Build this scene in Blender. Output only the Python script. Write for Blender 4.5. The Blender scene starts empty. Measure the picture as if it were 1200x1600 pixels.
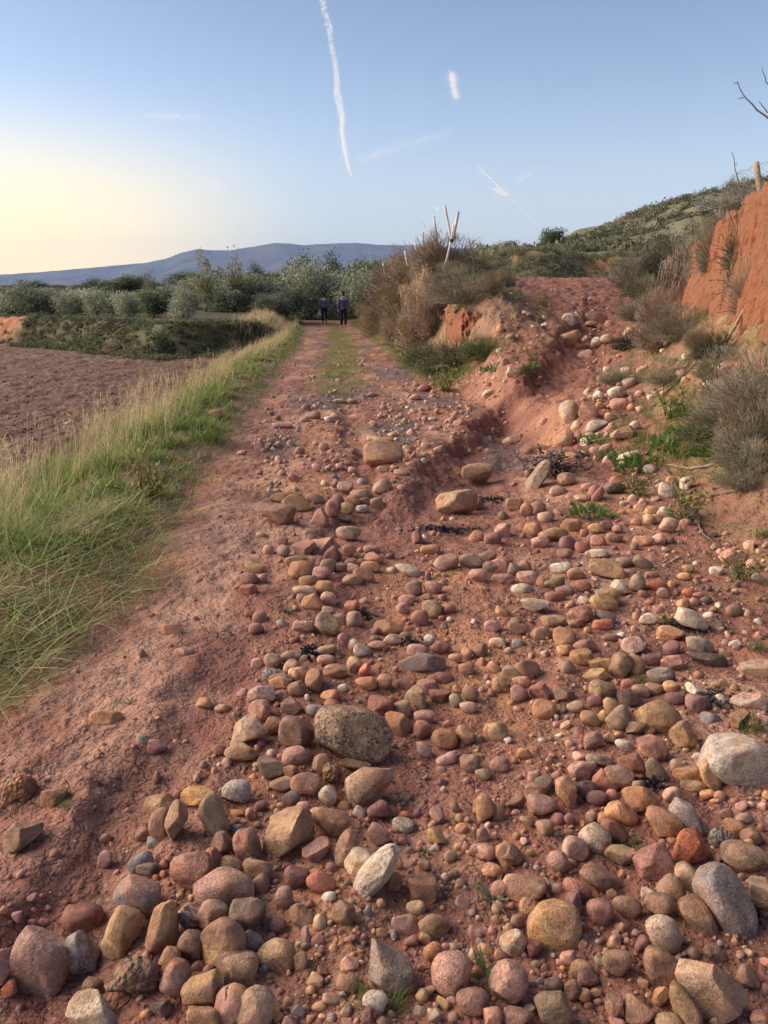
import bpy, math, random
import numpy as np
from mathutils import Matrix, Vector

sc = bpy.context.scene
COL = sc.collection
R = math.radians

# ---------------------------------------------------------------- camera
CAM_Z = 1.55
PITCH = R(15.9)
F = 1200.0                                   # focal length in pixels of the 1200 x 1600 photograph
cd = bpy.data.cameras.new('camera')
cd.sensor_fit = 'VERTICAL'; cd.sensor_height = 24.0; cd.lens = 18.0
cd.clip_start = 0.05; cd.clip_end = 120000
cam = bpy.data.objects.new('camera', cd); COL.objects.link(cam)
cam.location = (0, 0, CAM_Z); cam.rotation_euler = (math.pi/2 - PITCH, 0, 0)
sc.camera = cam

# ---------------------------------------------------------------- sky, sun, exposure
SUN_EL, SUN_AZ = R(25), R(-80)               # azimuth from +Y, clockwise positive
w = bpy.data.worlds.new('World'); sc.world = w; w.use_nodes = True
nt = w.node_tree; nt.nodes.clear()
out = nt.nodes.new('ShaderNodeOutputWorld'); bg = nt.nodes.new('ShaderNodeBackground')
sky = nt.nodes.new('ShaderNodeTexSky'); sky.sky_type = 'NISHITA'; sky.sun_disc = False
sky.sun_elevation = SUN_EL; sky.sun_rotation = SUN_AZ
sky.altitude = 600; sky.air_density = 1.0; sky.dust_density = 1.6; sky.ozone_density = 2.6
bg.inputs['Strength'].default_value = 0.100
def wn(typ, **kw):
    x = nt.nodes.new(typ)
    for k_, v_ in kw.items(): setattr(x, k_, v_)
    return x
hsv = wn('ShaderNodeHueSaturation'); hsv.inputs['Saturation'].default_value = .78
nt.links.new(sky.outputs[0], hsv.inputs['Color'])
# warm evening band low over the horizon on the sun's side, pale band all round
geo = wn('ShaderNodeTexCoord'); nrm = wn('ShaderNodeVectorMath', operation='NORMALIZE'); nt.links.new(geo.outputs['Generated'], nrm.inputs[0])
dot = wn('ShaderNodeVectorMath', operation='DOT_PRODUCT'); nt.links.new(nrm.outputs[0], dot.inputs[0]); ga = R(-44); dot.inputs[1].default_value = (math.sin(ga), math.cos(ga), .06)
sep = wn('ShaderNodeSeparateXYZ'); nt.links.new(nrm.outputs[0], sep.inputs[0])
def mr(src, a, b, lo, hi):
    x = wn('ShaderNodeMapRange', interpolation_type='SMOOTHERSTEP'); nt.links.new(src, x.inputs[0])
    for i_, q_ in enumerate((a, b, lo, hi)): x.inputs[i_+1].default_value = q_
    return x.outputs[0]
def mul(a, b):
    x = wn('ShaderNodeMath', operation='MULTIPLY'); nt.links.new(a, x.inputs[0]); nt.links.new(b, x.inputs[1]); return x.outputs[0]
def wmix(f, a, colr, mode='MIX'):
    x = wn('ShaderNodeMix', data_type='RGBA', blend_type=mode); nt.links.new(f, x.inputs[0]); nt.links.new(a, x.inputs[6]); x.inputs[7].default_value = (*colr, 1); return x.outputs[2]
c_ = wmix(mr(sep.outputs[2], .26, -.02, 0, .60), hsv.outputs[0], (4.3, 4.15, 3.8))
c_ = wmix(mul(mr(dot.outputs['Value'], .74, .995, 0, 1), mr(sep.outputs[2], .26, .0, 0, .85)), c_, (10.5, 7.6, 2.9))
c_ = wmix(mr(sep.outputs[2], .06, .50, 0, 1), c_, (.66, .70, .77), 'MULTIPLY')
nt.links.new(c_, bg.inputs['Color']); nt.links.new(bg.outputs[0], out.inputs['Surface'])

sl = bpy.data.lights.new('sun', 'SUN'); sl.energy = 4.2; sl.angle = R(70); sl.color = (1.0, 0.83, 0.64)
so = bpy.data.objects.new('sun', sl); COL.objects.link(so)
sd = Vector((math.sin(SUN_AZ)*math.cos(SUN_EL), math.cos(SUN_AZ)*math.cos(SUN_EL), math.sin(SUN_EL)))
so.rotation_euler = sd.to_track_quat('Z', 'Y').to_euler()

sc.view_settings.view_transform = 'Standard'; sc.view_settings.look = 'None'
sc.view_settings.exposure = 0.95; sc.view_settings.gamma = 1.0
sc.render.engine = 'CYCLES'
cy = sc.cycles
cy.max_bounces = 6; cy.diffuse_bounces = 3; cy.glossy_bounces = 2; cy.transmission_bounces = 3
cy.transparent_max_bounces = 160; cy.volume_bounces = 1
cy.use_denoising = True
try: cy.denoiser = 'OPENIMAGEDENOISE'
except Exception: pass
cy.use_adaptive_sampling = True; cy.adaptive_threshold = 0.012

# ---------------------------------------------------------------- small helpers
rng = np.random.default_rng(7)
random.seed(7)

def tag(o, label=None, cat=None, group=None, kind=None):
    if label: o['label'] = label
    if cat: o['category'] = cat
    if group: o['group'] = group
    if kind: o['kind'] = kind
    return o

def mesh(name, v, faces, mat=None, col=None, smooth=True, extra=None):
    """v (n,3); faces: list of integer arrays (m,k); one mesh datablock"""
    v = np.asarray(v, np.float32)
    me = bpy.data.meshes.new(name)
    me.vertices.add(len(v)); me.vertices.foreach_set('co', v.ravel())
    faces = [np.asarray(f, np.int32) for f in faces if len(f)]
    nl = sum(f.size for f in faces); npoly = sum(len(f) for f in faces)
    me.loops.add(nl); me.polygons.add(npoly)
    me.loops.foreach_set('vertex_index', np.concatenate([f.ravel() for f in faces]))
    tot = np.concatenate([np.full(len(f), f.shape[1], np.int32) for f in faces])
    st = np.concatenate([[0], np.cumsum(tot)[:-1]]).astype(np.int32)
    me.polygons.foreach_set('loop_start', st)
    me.polygons.foreach_set('use_smooth', np.full(npoly, smooth))
    me.update(calc_edges=True); me.validate()
    if col is not None:
        a = me.color_attributes.new('col', 'FLOAT_COLOR', 'POINT')
        c4 = np.ones((len(v), 4), np.float32); c4[:, :3] = col
        a.data.foreach_set('color', c4.ravel())
    for k, arr in (extra or {}).items():
        a = me.attributes.new(k, 'FLOAT', 'POINT'); a.data.foreach_set('value', np.asarray(arr, np.float32))
    if mat: me.materials.append(mat)
    return me

def obj(name, me, parent=None, loc=None):
    o = bpy.data.objects.new(name, me); COL.objects.link(o)
    if parent: o.parent = parent
    if loc is not None: o.location = loc
    return o

def empty(name, loc):
    o = bpy.data.objects.new(name, None); COL.objects.link(o); o.location = loc
    o.empty_display_size = 0.1
    return o

def copy_tree(o, parent=None):
    c = o.copy(); COL.objects.link(c)
    if parent: c.parent = parent
    for ch in list(o.children): copy_tree(ch, c)
    return c

# ---------------------------------------------------------------- noise
_perm = np.random.default_rng(3).permutation(512).astype(np.int64)
_ang = np.random.default_rng(4).uniform(0, 2*np.pi, 512)
_gx, _gy = np.cos(_ang), np.sin(_ang)
def perlin(x, y, seed=0):
    x = np.asarray(x, float) + seed*17.31; y = np.asarray(y, float) - seed*9.77
    xi = np.floor(x).astype(np.int64); yi = np.floor(y).astype(np.int64)
    xf = x - xi; yf = y - yi
    u = xf*xf*xf*(xf*(xf*6-15)+10); v = yf*yf*yf*(yf*(yf*6-15)+10)
    def g(ix, iy, dx, dy):
        h = _perm[(_perm[ix & 511] + iy) & 511]
        return _gx[h]*dx + _gy[h]*dy
    a = g(xi, yi, xf, yf); b = g(xi+1, yi, xf-1, yf)
    c = g(xi, yi+1, xf, yf-1); d = g(xi+1, yi+1, xf-1, yf-1)
    return 1.5*((a + u*(b-a)) + v*((c + u*(d-c)) - (a + u*(b-a))))
def fbm(x, y, octv=4, seed=0, gain=.5):
    s = 0; a = 1.0; f = 1.0
    for i in range(octv):
        s = s + a*perlin(x*f, y*f, seed+i*3); a *= gain; f *= 2.03
    return s
def ss(a, b, t):
    t = np.clip((t-a)/(b-a), 0, 1); return t*t*(3-2*t)
def itp(t, xs, ys): return np.interp(t, xs, ys)

# ---------------------------------------------------------------- pixel <-> world
cp, sp = math.cos(PITCH), math.sin(PITCH)
RIGHT = np.array([1.0, 0, 0]); FWD = np.array([0, cp, -sp]); UPV = np.array([0, sp, cp])
EYE = np.array([0, 0, CAM_Z])
def ray(px, py):
    px = np.atleast_1d(np.asarray(px, float)); py = np.atleast_1d(np.asarray(py, float))
    return ((px-600)/F)[:, None]*RIGHT + ((800-py)/F)[:, None]*UPV + FWD      # length 1 along the optical axis
def project(p):
    d = np.asarray(p, float) - EYE
    t = d @ FWD
    return 600 + F*(d @ RIGHT)/t, 800 - F*(d @ UPV)/t, t
# ---------------------------------------------------------------- terrain height
def XL(Y): return itp(Y, [-5, 0, 2.2, 2.6, 3.0, 3.56, 5.4, 8.2, 14.8, 25, 38, 50, 70, 120], [-2.2, -2.1, -1.85, -1.52, -1.36, -1.32, -1.46, -1.62, -1.98, -2.6, -3.7, -5.0, -7.5, -12])
def XA(Y): return itp(Y, [-5, 6, 8, 11, 14, 18, 25, 38, 49, 60, 80], [3.2, 2.6, 1.9, 1.35, 1.05, .6, .1, -.8, -1.7, -2.2, 0])
def XB(Y): return itp(Y, [-5, 6, 8, 11, 13, 15, 18, 26, 60], [3.8, 3.2, 2.4, 1.9, 2.0, 2.2, 1.9, 1.4, .2])
def XF(Y): return itp(Y, [-5, 0, 3.6, 5.7, 7.3, 8.7, 11.9, 15, 20, 26, 32, 60], [1.9, 1.85, 1.95, 2.2, 2.5, 2.8, 3.6, 4.5, 6.0, 7.8, 9.5, 16])
def XC(Y): return itp(Y, [-5, 4, 7, 9, 11, 13.5, 16, 20], [3.6, 3.7, 3.92, 4.2, 4.6, 5.10, 5.8, 7.0])
def RAMP(Y): return itp(Y, [-5, 5, 7, 10, 14, 20, 25, 28, 34, 80], [0, 0, .12, .40, .80, 1.40, 1.9, 2.05, 2.0, 2.0])
def YB(x): return itp(x, [-80, -19, -12.4, -8, -5.5, -3], [60, 38, 32, 27, 28, 33])
HILLX = ([-60, 0, 10, 20, 30, 45, 60, 130], [1.5, 2.6, 4.4, 6.2, 10.6, 14.0, 17.5, 27])

def base(x, y):
    Y = y
    xl, xa, xb, xf, xc = XL(Y), XA(Y), XB(Y), XF(Y), XC(Y)
    zt = itp(Y, [0, 18, 30, 49, 62, 100, 300, 2000], [0, 0, -.12, -.36, -.3, .5, 2.0, 2.0])
    r = RAMP(Y)
    wr = ss(0, 1, (x-xa)/(xb-xa))
    z = zt + (r-zt)*wr
    # wedge-shaped mound between the lower track and the ramp
    xm = xa + .95
    z = z + .62*ss(13.2, 16.2, Y)*(1-.5*ss(30, 60, Y))*np.exp(-((x-xm-.2)/np.where(x > xm+.2, 1.05, .7))**2)
    # verge, field and olive terrace on the left
    d = xl - x
    t = ss(-.4, 2.2, Y - YB(x) + .9*perlin(x*.35, Y*.35, 5) + .4*perlin(x*1.1, Y*1.1, 6))
    field = -.62 - .12*ss(3, 14, d)
    terr = itp(Y, [27, 45, 100, 300], [.45, .45, 2.0, 4.0])
    zl = field + (terr-field)*t
    z = z + (zl - z)*ss(.75, 2.4, d) + .10*np.exp(-((d-.55)/.42)**2)
    # right bank with the clay cut
    dR = x - xf
    B = itp(Y, [-5, 3, 6, 9, 13.5, 17, 26, 31], [.4, .5, .9, 1.0, .62, .7, .35, 0])
    Bw = itp(Y, [-5, 6, 9, 13.5, 26], [1.6, 1.6, 1.5, .95, 1.6])
    Cc = itp(Y, [-5, 5, 6.5, 9, 13.5, 14.3, 15.2], [.3, .35, .9, 1.40, .88, .25, 0])
    e = x - xc
    z = z + B*ss(0, 1, dR/Bw) + Cc*ss(0, .34, e) + .17*np.clip(e-.3, 0, 5)*(1-ss(22, 30, Y)) + .08*np.clip(dR, 0, 4)*(1-ss(8, 14, Y))*ss(0, 2, dR)
    # back bank and hillside beyond the crest of the ramp
    right = ss(2.5, 6, x)
    z = z + right*1.35*ss(34, 36.2, Y + 1.2*perlin(x*.3, 0*x, 8))
    hill = itp(x, *HILLX)
    z = z + np.clip(hill-3.3, 0, 99)*ss(36, 92, Y)*ss(4, 9, x)*(1-.6*ss(160, 500, Y))
    return z

def seg_dist(x, y, P):
    """distance to a polyline, parameter along it 0..1, signed side"""
    best = np.full(np.shape(x), 1e9); par = np.zeros(np.shape(x)); side = np.zeros(np.shape(x))
    n = len(P)-1
    for i in range(n):
        ax, ay = P[i][:2]; bx, by = P[i+1][:2]
        dx, dy = bx-ax, by-ay; L2 = dx*dx+dy*dy
        t = np.clip(((x-ax)*dx+(y-ay)*dy)/L2, 0, 1)
        q = np.hypot(x-ax-t*dx, y-ay-t*dy)
        m = q < best
        best = np.where(m, q, best); par = np.where(m, (i+t)/n, par)
        side = np.where(m, np.sign((x-ax)*dy-(y-ay)*dx), side)
    return best, par, side

def hit(px, py, hf, lift=0.0, tmin=.8, tmax=130):
    """first point where the ray through each pixel meets hf + lift"""
    d = ray(px, py); n = len(d)
    ts = np.geomspace(tmin, tmax, 420)
    P = EYE + d[:, None, :]*ts[None, :, None]
    g = P[..., 2] - hf(P[..., 0], P[..., 1]) - np.reshape(lift, (-1, 1) if np.ndim(lift) else (1, 1))
    neg = g <= 0
    i = np.where(neg.any(1), neg.argmax(1), len(ts)-1); i = np.clip(i, 1, None)
    k = np.arange(n)
    g0, g1 = g[k, i-1], g[k, i]
    f = np.clip(g0/np.where(np.abs(g0-g1) < 1e-9, 1e-9, g0-g1), 0, 1)
    t = ts[i-1] + (ts[i]-ts[i-1])*f
    return EYE + d*t[:, None], t

def px_line(pts): 
    a = np.array(pts, float); P, _ = hit(a[:, 0], a[:, 1], base); return P
GULLY = px_line([(948, 470), (915, 515), (868, 575), (805, 630), (748, 690), (705, 755), (650, 808), (615, 850)])
GULLY2 = px_line([(905, 640), (850, 690), (790, 712), (735, 735)])
CHAN = px_line([(470, 930), (400, 1000), (330, 1100), (245, 1215), (165, 1330), (95, 1440), (60, 1580)])
RUT = px_line([(520, 830), (590, 770), (560, 690), (545, 640)])

def height(x, y):
    x = np.asarray(x, float); y = np.asarray(y, float)
    z = base(x, y)
    wob = .15*perlin(x*1.7, y*1.7, 11) + .09*perlin(x*4.3, y*4.3, 12) + .05*perlin(x*11, y*11, 13)
    q, t, s = seg_dist(x, y, GULLY)
    wd = itp(t, [0, .15, .45, .7, .85, 1], [.30, .34, .40, .42, .35, .25])
    dp = itp(t, [0, .1, .3, .6, .8, 1], [.09, .27, .35, .25, .09, .01])
    wd = np.where(s > 0, .46, 1.25*wd/.4*.9); dp = dp*.80
    z = z - dp*(1-ss(.12, 1.0, (q+wob)/wd))*np.where(s > 0, 1, 1)
    q, t, s = seg_dist(x, y, GULLY2)
    z = z - itp(t, [0, .5, 1], [.03, .07, .06])*(1-ss(.2, 1.0, (q+wob)/.38))
    q, t, s = seg_dist(x, y, CHAN)
    z = z - itp(t, [0, .2, .5, .8, 1], [.0, .012, .035, .05, .055])*(1-ss(.1, 1.0, (q+.9*wob)/itp(t, [0, .5, 1], [.16, .20, .24])))
    q, t, s = seg_dist(x, y, RUT)
    z = z - .06*(1-ss(.1, 1, (q+wob)/.22))
    # surface relief
    far = 1-ss(40, 90, y)
    xl, xf = XL(y), XF(y)
    field = ss(1.6, 2.6, xl-x)*(1-ss(-.5, 1.0, y-YB(x)))
    mud = ss(-.1, .25, x-xl)
    z = z + far*(.045*fbm(x*.8, y*.55, 3, 20) + .018*fbm(x*3.1, y*2.2, 3, 21))
    n1 = fbm(x*6.5+.5*perlin(x*3, y*3, 30), y*4.2, 4, 22)
    near = 1-ss(9, 22, y)
    rough = .22 + .78*ss(-.15, .5, perlin(x*1.3, y*1.0, 23) + .35*perlin(x*4, y*4, 24))
    z = z + mud*near*(.014*rough*n1 + .007*rough*np.abs(fbm(x*16, y*13, 3, 25)) + .012*ss(.2, .5, perlin(x*2.7, y*2.1, 39))*np.abs(fbm(x*9, y*7, 3, 45)))
    # small terraces in the drying mud (flow lips)
    lip = fbm(x*2.3, y*1.7, 3, 26)*3.0
    z = z + mud*near*.004*(ss(.35, .5, lip-np.floor(lip))-(lip-np.floor(lip)))
    z = z + field*(.035*fbm(x*2.6, y*2.6, 4, 27, .6) + .03*np.abs(perlin(x*6.1, y*6.1, 29)))
    bank = ss(.1, .7, x-xf)*(1-ss(16, 26, y))
    z = z + bank*(.07*fbm(x*3.3, y*3.3, 5, 31, .6) + .035*np.abs(fbm(x*11, y*11, 3, 33)))
    mo = ss(13, 15, y)*(1-ss(28, 34, y))*ss(0, .4, x-XA(y))*(1-ss(-.3, .3, x-XF(y)))
    z = z + mo*(.05*fbm(x*3.6, y*3.0, 4, 38, .6))
    rl = ss(8, 12, y)*(1-ss(26, 34, y))*ss(-.2, .5, x-XB(y))*mud
    z = z + rl*(.040*fbm(x*2.6, y*1.8, 4, 35, .5))
    gr = ss(5.5, 7, y)*(1-ss(20, 26, y))*ss(.2, .8, x-XA(y))*(1-ss(-.2, .4, x-xf))
    z = z + gr*(.028*fbm(x*4.3, y*3.1, 4, 36, .5) + .022*np.abs(fbm(x*8, y*5, 3, 34)))
    hb = ss(36, 60, y)*ss(6, 12, x)
    z = z + hb*(.5*fbm(x*.14, y*.14, 4, 37)) 
    return z

def at(px, py, lift=0.0): 
    P, t = hit(px, py, height, lift); return P[0], t[0]

# ---------------------------------------------------------------- ground sheet
def build_ground():
    Yn = np.exp(np.linspace(np.log(.3), np.log(62.6), 1050)) - .6
    Yf = np.geomspace(62.4, 6900, 110)
    Y = np.concatenate([Yn, Yf]); Y[0] = -6.0
    nu = 930
    u = np.linspace(-1, 1, nu); u = 1.12*(.55*u + .45*u**3)
    X = u[None, :]*(Y[:, None]+2.2); X[0] = u*12
    YY = np.repeat(Y[:, None], nu, 1)
    x, y = X.ravel(), YY.ravel()
    z = height(x, y)
    ny = len(Y)
    i = np.arange((ny-1)*(nu-1)); r, c = i//(nu-1), i % (nu-1); a = r*nu+c
    faces = np.stack([a, a+1, a+nu+1, a+nu], 1)
    C, grav = ground_colour(x, y, z)
    me = mesh('ground', np.stack([x, y, z], 1), [faces], mat_ground(), C, True, {'clod': grav})
    o = obj('ground', me); tag(o, 'red stony earth track between a grass verge and a clay bank', kind='structure')
    return o

MUD = np.array([.245, .112, .078]); PALE = np.array([.39, .228, .160]); ORANGE = np.array([.41, .205, .108])
DARK = np.array([.085, .050, .042]); GRAVEL = np.array([.105, .088, .088]); FIELD = np.array([.130, .068, .048])
MOSS = np.array([.19, .150, .062]); GRASSC = np.array([.105, .100, .040]); DRYG = np.array([.24, .175, .085])
SCRUB = np.array([.115, .115, .065])

def lerp(a, b, t): return a + (b-a)*np.asarray(t)[:, None]

def ground_colour(x, y, z):
    n = len(x)
    C = np.repeat(MUD[None], n, 0)
    a = fbm(x*.9, y*.7, 4, 40); b = fbm(x*3.5, y*2.6, 4, 41); c = fbm(x*14, y*11, 3, 42)
    xl, xf = XL(y), XF(y)
    C = lerp(C, PALE, .75*ss(.0, .8, a+.5*b+.25*c))
    C = lerp(C, ORANGE, .62*ss(.1, .75, fbm(x*1.1, y*.9, 3, 43)+.3*b))
    C = lerp(C, DARK, .35*ss(.35, .9, fbm(x*2.1, y*2.0, 4, 44)+.2*c))
    # dry pale strip along the verge, purple damp channel
    d = x - xl
    q, t, s = seg_dist(x, y, CHAN)
    C = lerp(C, MUD*np.array([.78, .72, .78]), .6*(1-ss(.05, .5, q+.14*b)))
    q, t, s = seg_dist(x, y, GULLY)
    C = lerp(C, MUD*np.array([.80, .74, .80]), .7*(1-ss(.2, .55, q+.1*b)))
    # charcoal-dark gravel patches further up the lower track
    tr = ss(.1, .6, d)*(1-ss(-.6, .2, x-XA(y)))
    pat = ss(-.05, .35, fbm(x*1.1, y*.45, 3, 45)+.25*b)*ss(6.0, 8.5, y)
    C = lerp(C, GRAVEL, .75*tr*pat)
    # tan rubble on the upper track's left edge
    rl = ss(7, 11, y)*(1-ss(24, 30, y))*ss(-.4, .3, x-XA(y))*(1-ss(.2, .9, x-XB(y)-.6))
    C = lerp(C, PALE*np.array([1.0, .92, .85]), .55*rl*ss(-.2, .5, b))
    # upper part of the ramp: dusky mauve
    C = lerp(C, MUD*np.array([.95, .9, .95]), .6*ss(14, 20, y)*ss(0, .6, x-XB(y))*(1-ss(-.2, .5, x-xf)))
    # grass strip down the middle of the track
    g = ss(12.5, 16, y)*(1-ss(50, 56, y))
    mid = TRACKMID(y)
    st = np.exp(-((x-mid)/itp(y, [10, 18, 50], [.30, .27, .36]))**2)*g
    C = lerp(C, np.array([.16, .155, .055]), np.clip(1.2*st*ss(-.35, .35, b+.2), 0, .85))
    rp = ss(6, 9, y)*(1-ss(24, 28, y))*ss(-.2, .3, x-XA(y)-.3)*(1-ss(0, .6, x-xf))
    C = lerp(C, MUD*np.array([.86, .80, .82]), .75*rp*(1-.5*ss(0, .6, b)))
    # right bank: yellow-brown, mossy, orange
    bk = ss(-.1, .5, x-xf+.25*b)*(1-ss(30, 34, y))
    C = lerp(C, lerp(np.repeat(np.array([[.245, .138, .084]]), n, 0), MOSS, ss(-.25, .45, fbm(x*1.6, y*1.6, 3, 46)+.3*b)), .8*bk)
    top = ss(.3, .7, x-XC(y))*(1-ss(20, 30, y))
    C = lerp(C, DRYG*.7, .9*top)
    # mound
    mo = ss(13.5, 15, y)*ss(.0, .5, x-XA(y))*(1-ss(-.2, .5, x-XA(y)-1.9))
    C = lerp(C, np.array([.22, .145, .09]), .75*mo)
    # verge
    ve = ss(-.12, .22, xl-x+.12*b)*(1-ss(2.2, 3.0, xl-x))
    C = lerp(C, lerp(np.repeat((MUD*.8)[None], n, 0), GRASSC, ss(-.3, .4, b+.2)), ve*.85)
    # ploughed field
    fi = ss(1.7, 2.5, xl-x)*(1-ss(-.3, .4, y-YB(x)))
    fc = lerp(np.repeat(FIELD[None], n, 0), FIELD*1.7, .6*ss(.1, .8, b+.4*c))
    fc = lerp(fc, FIELD*.6, .5*ss(.1, .8, fbm(x*2.6, y*2.6, 3, 47)))
    fc = lerp(fc, np.array([.15, .135, .055]), .55*ss(.25, .7, fbm(x*.35, y*.6, 3, 48)+.3*b))
    C = C*(1-fi[:, None]) + fc*fi[:, None]
    # terrace bank and terrace
    te = ss(-.3, .4, y-YB(x))*ss(1.2, 2.2, xl-x)
    tc = lerp(np.repeat(np.array([[.075, .070, .038]]), n, 0), GRASSC*.75, ss(-.2, .5, b))
    clay = ss(-16.6, -17.8, x+.8*b)*(1-ss(1.9, 2.3, y-YB(x)))*ss(-27, -25, x)
    tc = lerp(tc, ORANGE*np.array([.85, .7, .65]), np.clip(clay, 0, 1))
    C = C*(1-te[:, None]) + tc*te[:, None]
    # hillside
    hi = ss(33.5, 34.6, y+1.2*perlin(x*.3, 0*x, 8))*ss(2.5, 5, x)
    hc = lerp(np.repeat(SCRUB[None], n, 0), np.array([.175, .165, .095]), ss(-.3, .5, fbm(x*.12, y*.1, 4, 49)+.2*b))
    oc = ss(.25, .5, fbm(x*.22, y*.5, 3, 50))*(1-ss(36, 37, y))
    hc = lerp(hc, ORANGE, .8*oc)
    C = C*(1-hi[:, None]) + hc*hi[:, None]
    far = ss(55, 70, y)*(1-ss(2.5, 5, x))
    C = lerp(C, GRASSC*.9, far)
    clod = np.clip(1-ss(30, 60, y), 0, 1)
    return np.clip(C*(1+.10*c)[:, None], .01, .9), clod

def TRACKMID(y): return itp(y, [8, 14, 18, 25, 38, 49, 60], [-.7, -.75, -1.05, -1.35, -2.3, -3.15, -4.2])

# ---------------------------------------------------------------- material helpers
class NT:
    def __init__(s, name):
        s.m = bpy.data.materials.new(name); s.m.use_nodes = True; s.t = s.m.node_tree; s.t.nodes.clear()
        s.out = s.n('ShaderNodeOutputMaterial')
    def n(s, typ, **kw):
        x = s.t.nodes.new(typ)
        for k, v in kw.items(): setattr(x, k, v)
        return x
    def l(s, a, b): s.t.links.new(a, b)
    def noise(s, vec, scale, detail=4, rough=.55, dist=0):
        x = s.n('ShaderNodeTexNoise'); x.inputs['Scale'].default_value = scale; x.inputs['Detail'].default_value = detail
        x.inputs['Roughness'].default_value = rough; x.inputs['Distortion'].default_value = dist
        if vec: s.l(vec, x.inputs['Vector'])
        return x.outputs['Fac']
    def vor(s, vec, scale, feat='F1', out='Distance', rnd=1):
        x = s.n('ShaderNodeTexVoronoi'); x.feature = feat; x.inputs['Scale'].default_value = scale; x.inputs['Randomness'].default_value = rnd
        if vec: s.l(vec, x.inputs['Vector'])
        return x.outputs[out]
    def ramp(s, fac, a, b, lo=0., hi=1.):
        x = s.n('ShaderNodeMapRange'); x.interpolation_type = 'SMOOTHSTEP'
        s.l(fac, x.inputs[0]); x.inputs[1].default_value = a; x.inputs[2].default_value = b
        x.inputs[3].default_value = lo; x.inputs[4].default_value = hi
        return x.outputs[0]
    def math(s, op, a, b=None):
        x = s.n('ShaderNodeMath', operation=op)
        for i, q in enumerate((a, b)):
            if q is None: continue
            if isinstance(q, (int, float)): x.inputs[i].default_value = q
            else: s.l(q, x.inputs[i])
        return x.outputs[0]
    def mix(s, fac, a, b, mode='MIX'):
        x = s.n('ShaderNodeMix', data_type='RGBA', blend_type=mode)
        for i, q in ((0, fac), (6, a), (7, b)):
            if isinstance(q, (int, float)): x.inputs[i].default_value = q
            elif isinstance(q, tuple): x.inputs[i].default_value = (*q, 1)
            else: s.l(q, x.inputs[i])
        return x.outputs[2]
    def bsdf(s, color, rough=.9, spec=.2, normal=None):
        p = s.n('ShaderNodeBsdfPrincipled')
        if isinstance(color, tuple): p.inputs['Base Color'].default_value = (*color, 1)
        else: s.l(color, p.inputs['Base Color'])
        if isinstance(rough, (int, float)): p.inputs['Roughness'].default_value = rough
        else: s.l(rough, p.inputs['Roughness'])
        p.inputs['Specular IOR Level'].default_value = spec
        if normal: s.l(normal, p.inputs['Normal'])
        s.l(p.outputs[0], s.out.inputs['Surface']); return p
    def bump(s, h, strength=.5, dist=.01, prev=None):
        b = s.n('ShaderNodeBump'); b.inputs['Strength'].default_value = strength; b.inputs['Distance'].default_value = dist
        s.l(h, b.inputs['Height'])
        if prev: s.l(prev, b.inputs['Normal'])
        return b.outputs[0]

def mat_ground():
    k = NT('earth')
    at_ = k.n('ShaderNodeAttribute', attribute_name='col').outputs['Color']
    cl = k.n('ShaderNodeAttribute', attribute_name='clod').outputs['Fac']
    pos = k.n('ShaderNodeNewGeometry').outputs['Position']
    n1 = k.noise(pos, 9, 8, .62); n2 = k.noise(pos, 46, 5, .6); n3 = k.noise(pos, 170, 3, .6)
    v1 = k.vor(pos, 60); v2 = k.vor(pos, 22, 'F1')
    c = k.mix(k.ramp(n1, .30, .70), at_, k.mix(1.0, at_, (1.28, 1.22, 1.18), 'MULTIPLY'))
    c = k.mix(k.ramp(n2, .54, .74, 0, .45), c, k.mix(1.0, c, (.55, .48, .48), 'MULTIPLY'))
    c = k.mix(k.ramp(n3, .60, .74, 0, .45), c, k.mix(1.0, c, (1.7, 1.65, 1.6), 'MULTIPLY'))
    # drying cracks in patches
    dv = k.n('ShaderNodeVectorMath', operation='ADD'); k.l(pos, dv.inputs[0]); nn = k.n('ShaderNodeTexNoise'); nn.inputs['Scale'].default_value = 9; k.l(pos, nn.inputs['Vector'])
    sc_ = k.n('ShaderNodeVectorMath', operation='SCALE'); k.l(nn.outputs['Color'], sc_.inputs[0]); sc_.inputs['Scale'].default_value = .14; k.l(sc_.outputs[0], dv.inputs[1])
    ck = k.vor(dv.outputs[0], 11, 'DISTANCE_TO_EDGE'); cm_ = k.ramp(k.noise(pos, 1.7, 3, .5), .54, .62)
    crack = k.math('MULTIPLY', k.ramp(ck, .030, .008), cm_)
    c = k.mix(k.math('MULTIPLY', crack, .75), c, (.06, .028, .022))
    # scattered grit of paler and darker grains
    g = k.vor(pos, 120, 'F1', 'Color'); gs = k.n('ShaderNodeSeparateColor'); k.l(g, gs.inputs[0])
    c = k.mix(k.ramp(gs.outputs[0], .95, .97, 0, .35), c, (.40, .30, .25))
    c = k.mix(k.ramp(gs.outputs[1], .94, .96, 0, .6), c, (.05, .035, .03))
    h = k.math('ADD', k.math('MULTIPLY', n1, .9), k.math('MULTIPLY', n2, .45))
    h = k.math('ADD', h, k.math('MULTIPLY', n3, .16))
    h = k.math('SUBTRACT', h, k.math('MULTIPLY', v1, .22))
    h = k.math('SUBTRACT', h, k.math('MULTIPLY', crack, .5))
    n0 = k.noise(pos, 4.5, 5, .62)
    b = k.bump(n0, .7, .14)
    b = k.bump(h, .75, .028, b)
    b = k.bump(k.math('SUBTRACT', 1.0, v2), .25, .012, b)
    k.bsdf(c, k.ramp(n1, .3, .7, .72, .95), .25, b)
    return k.m

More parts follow.
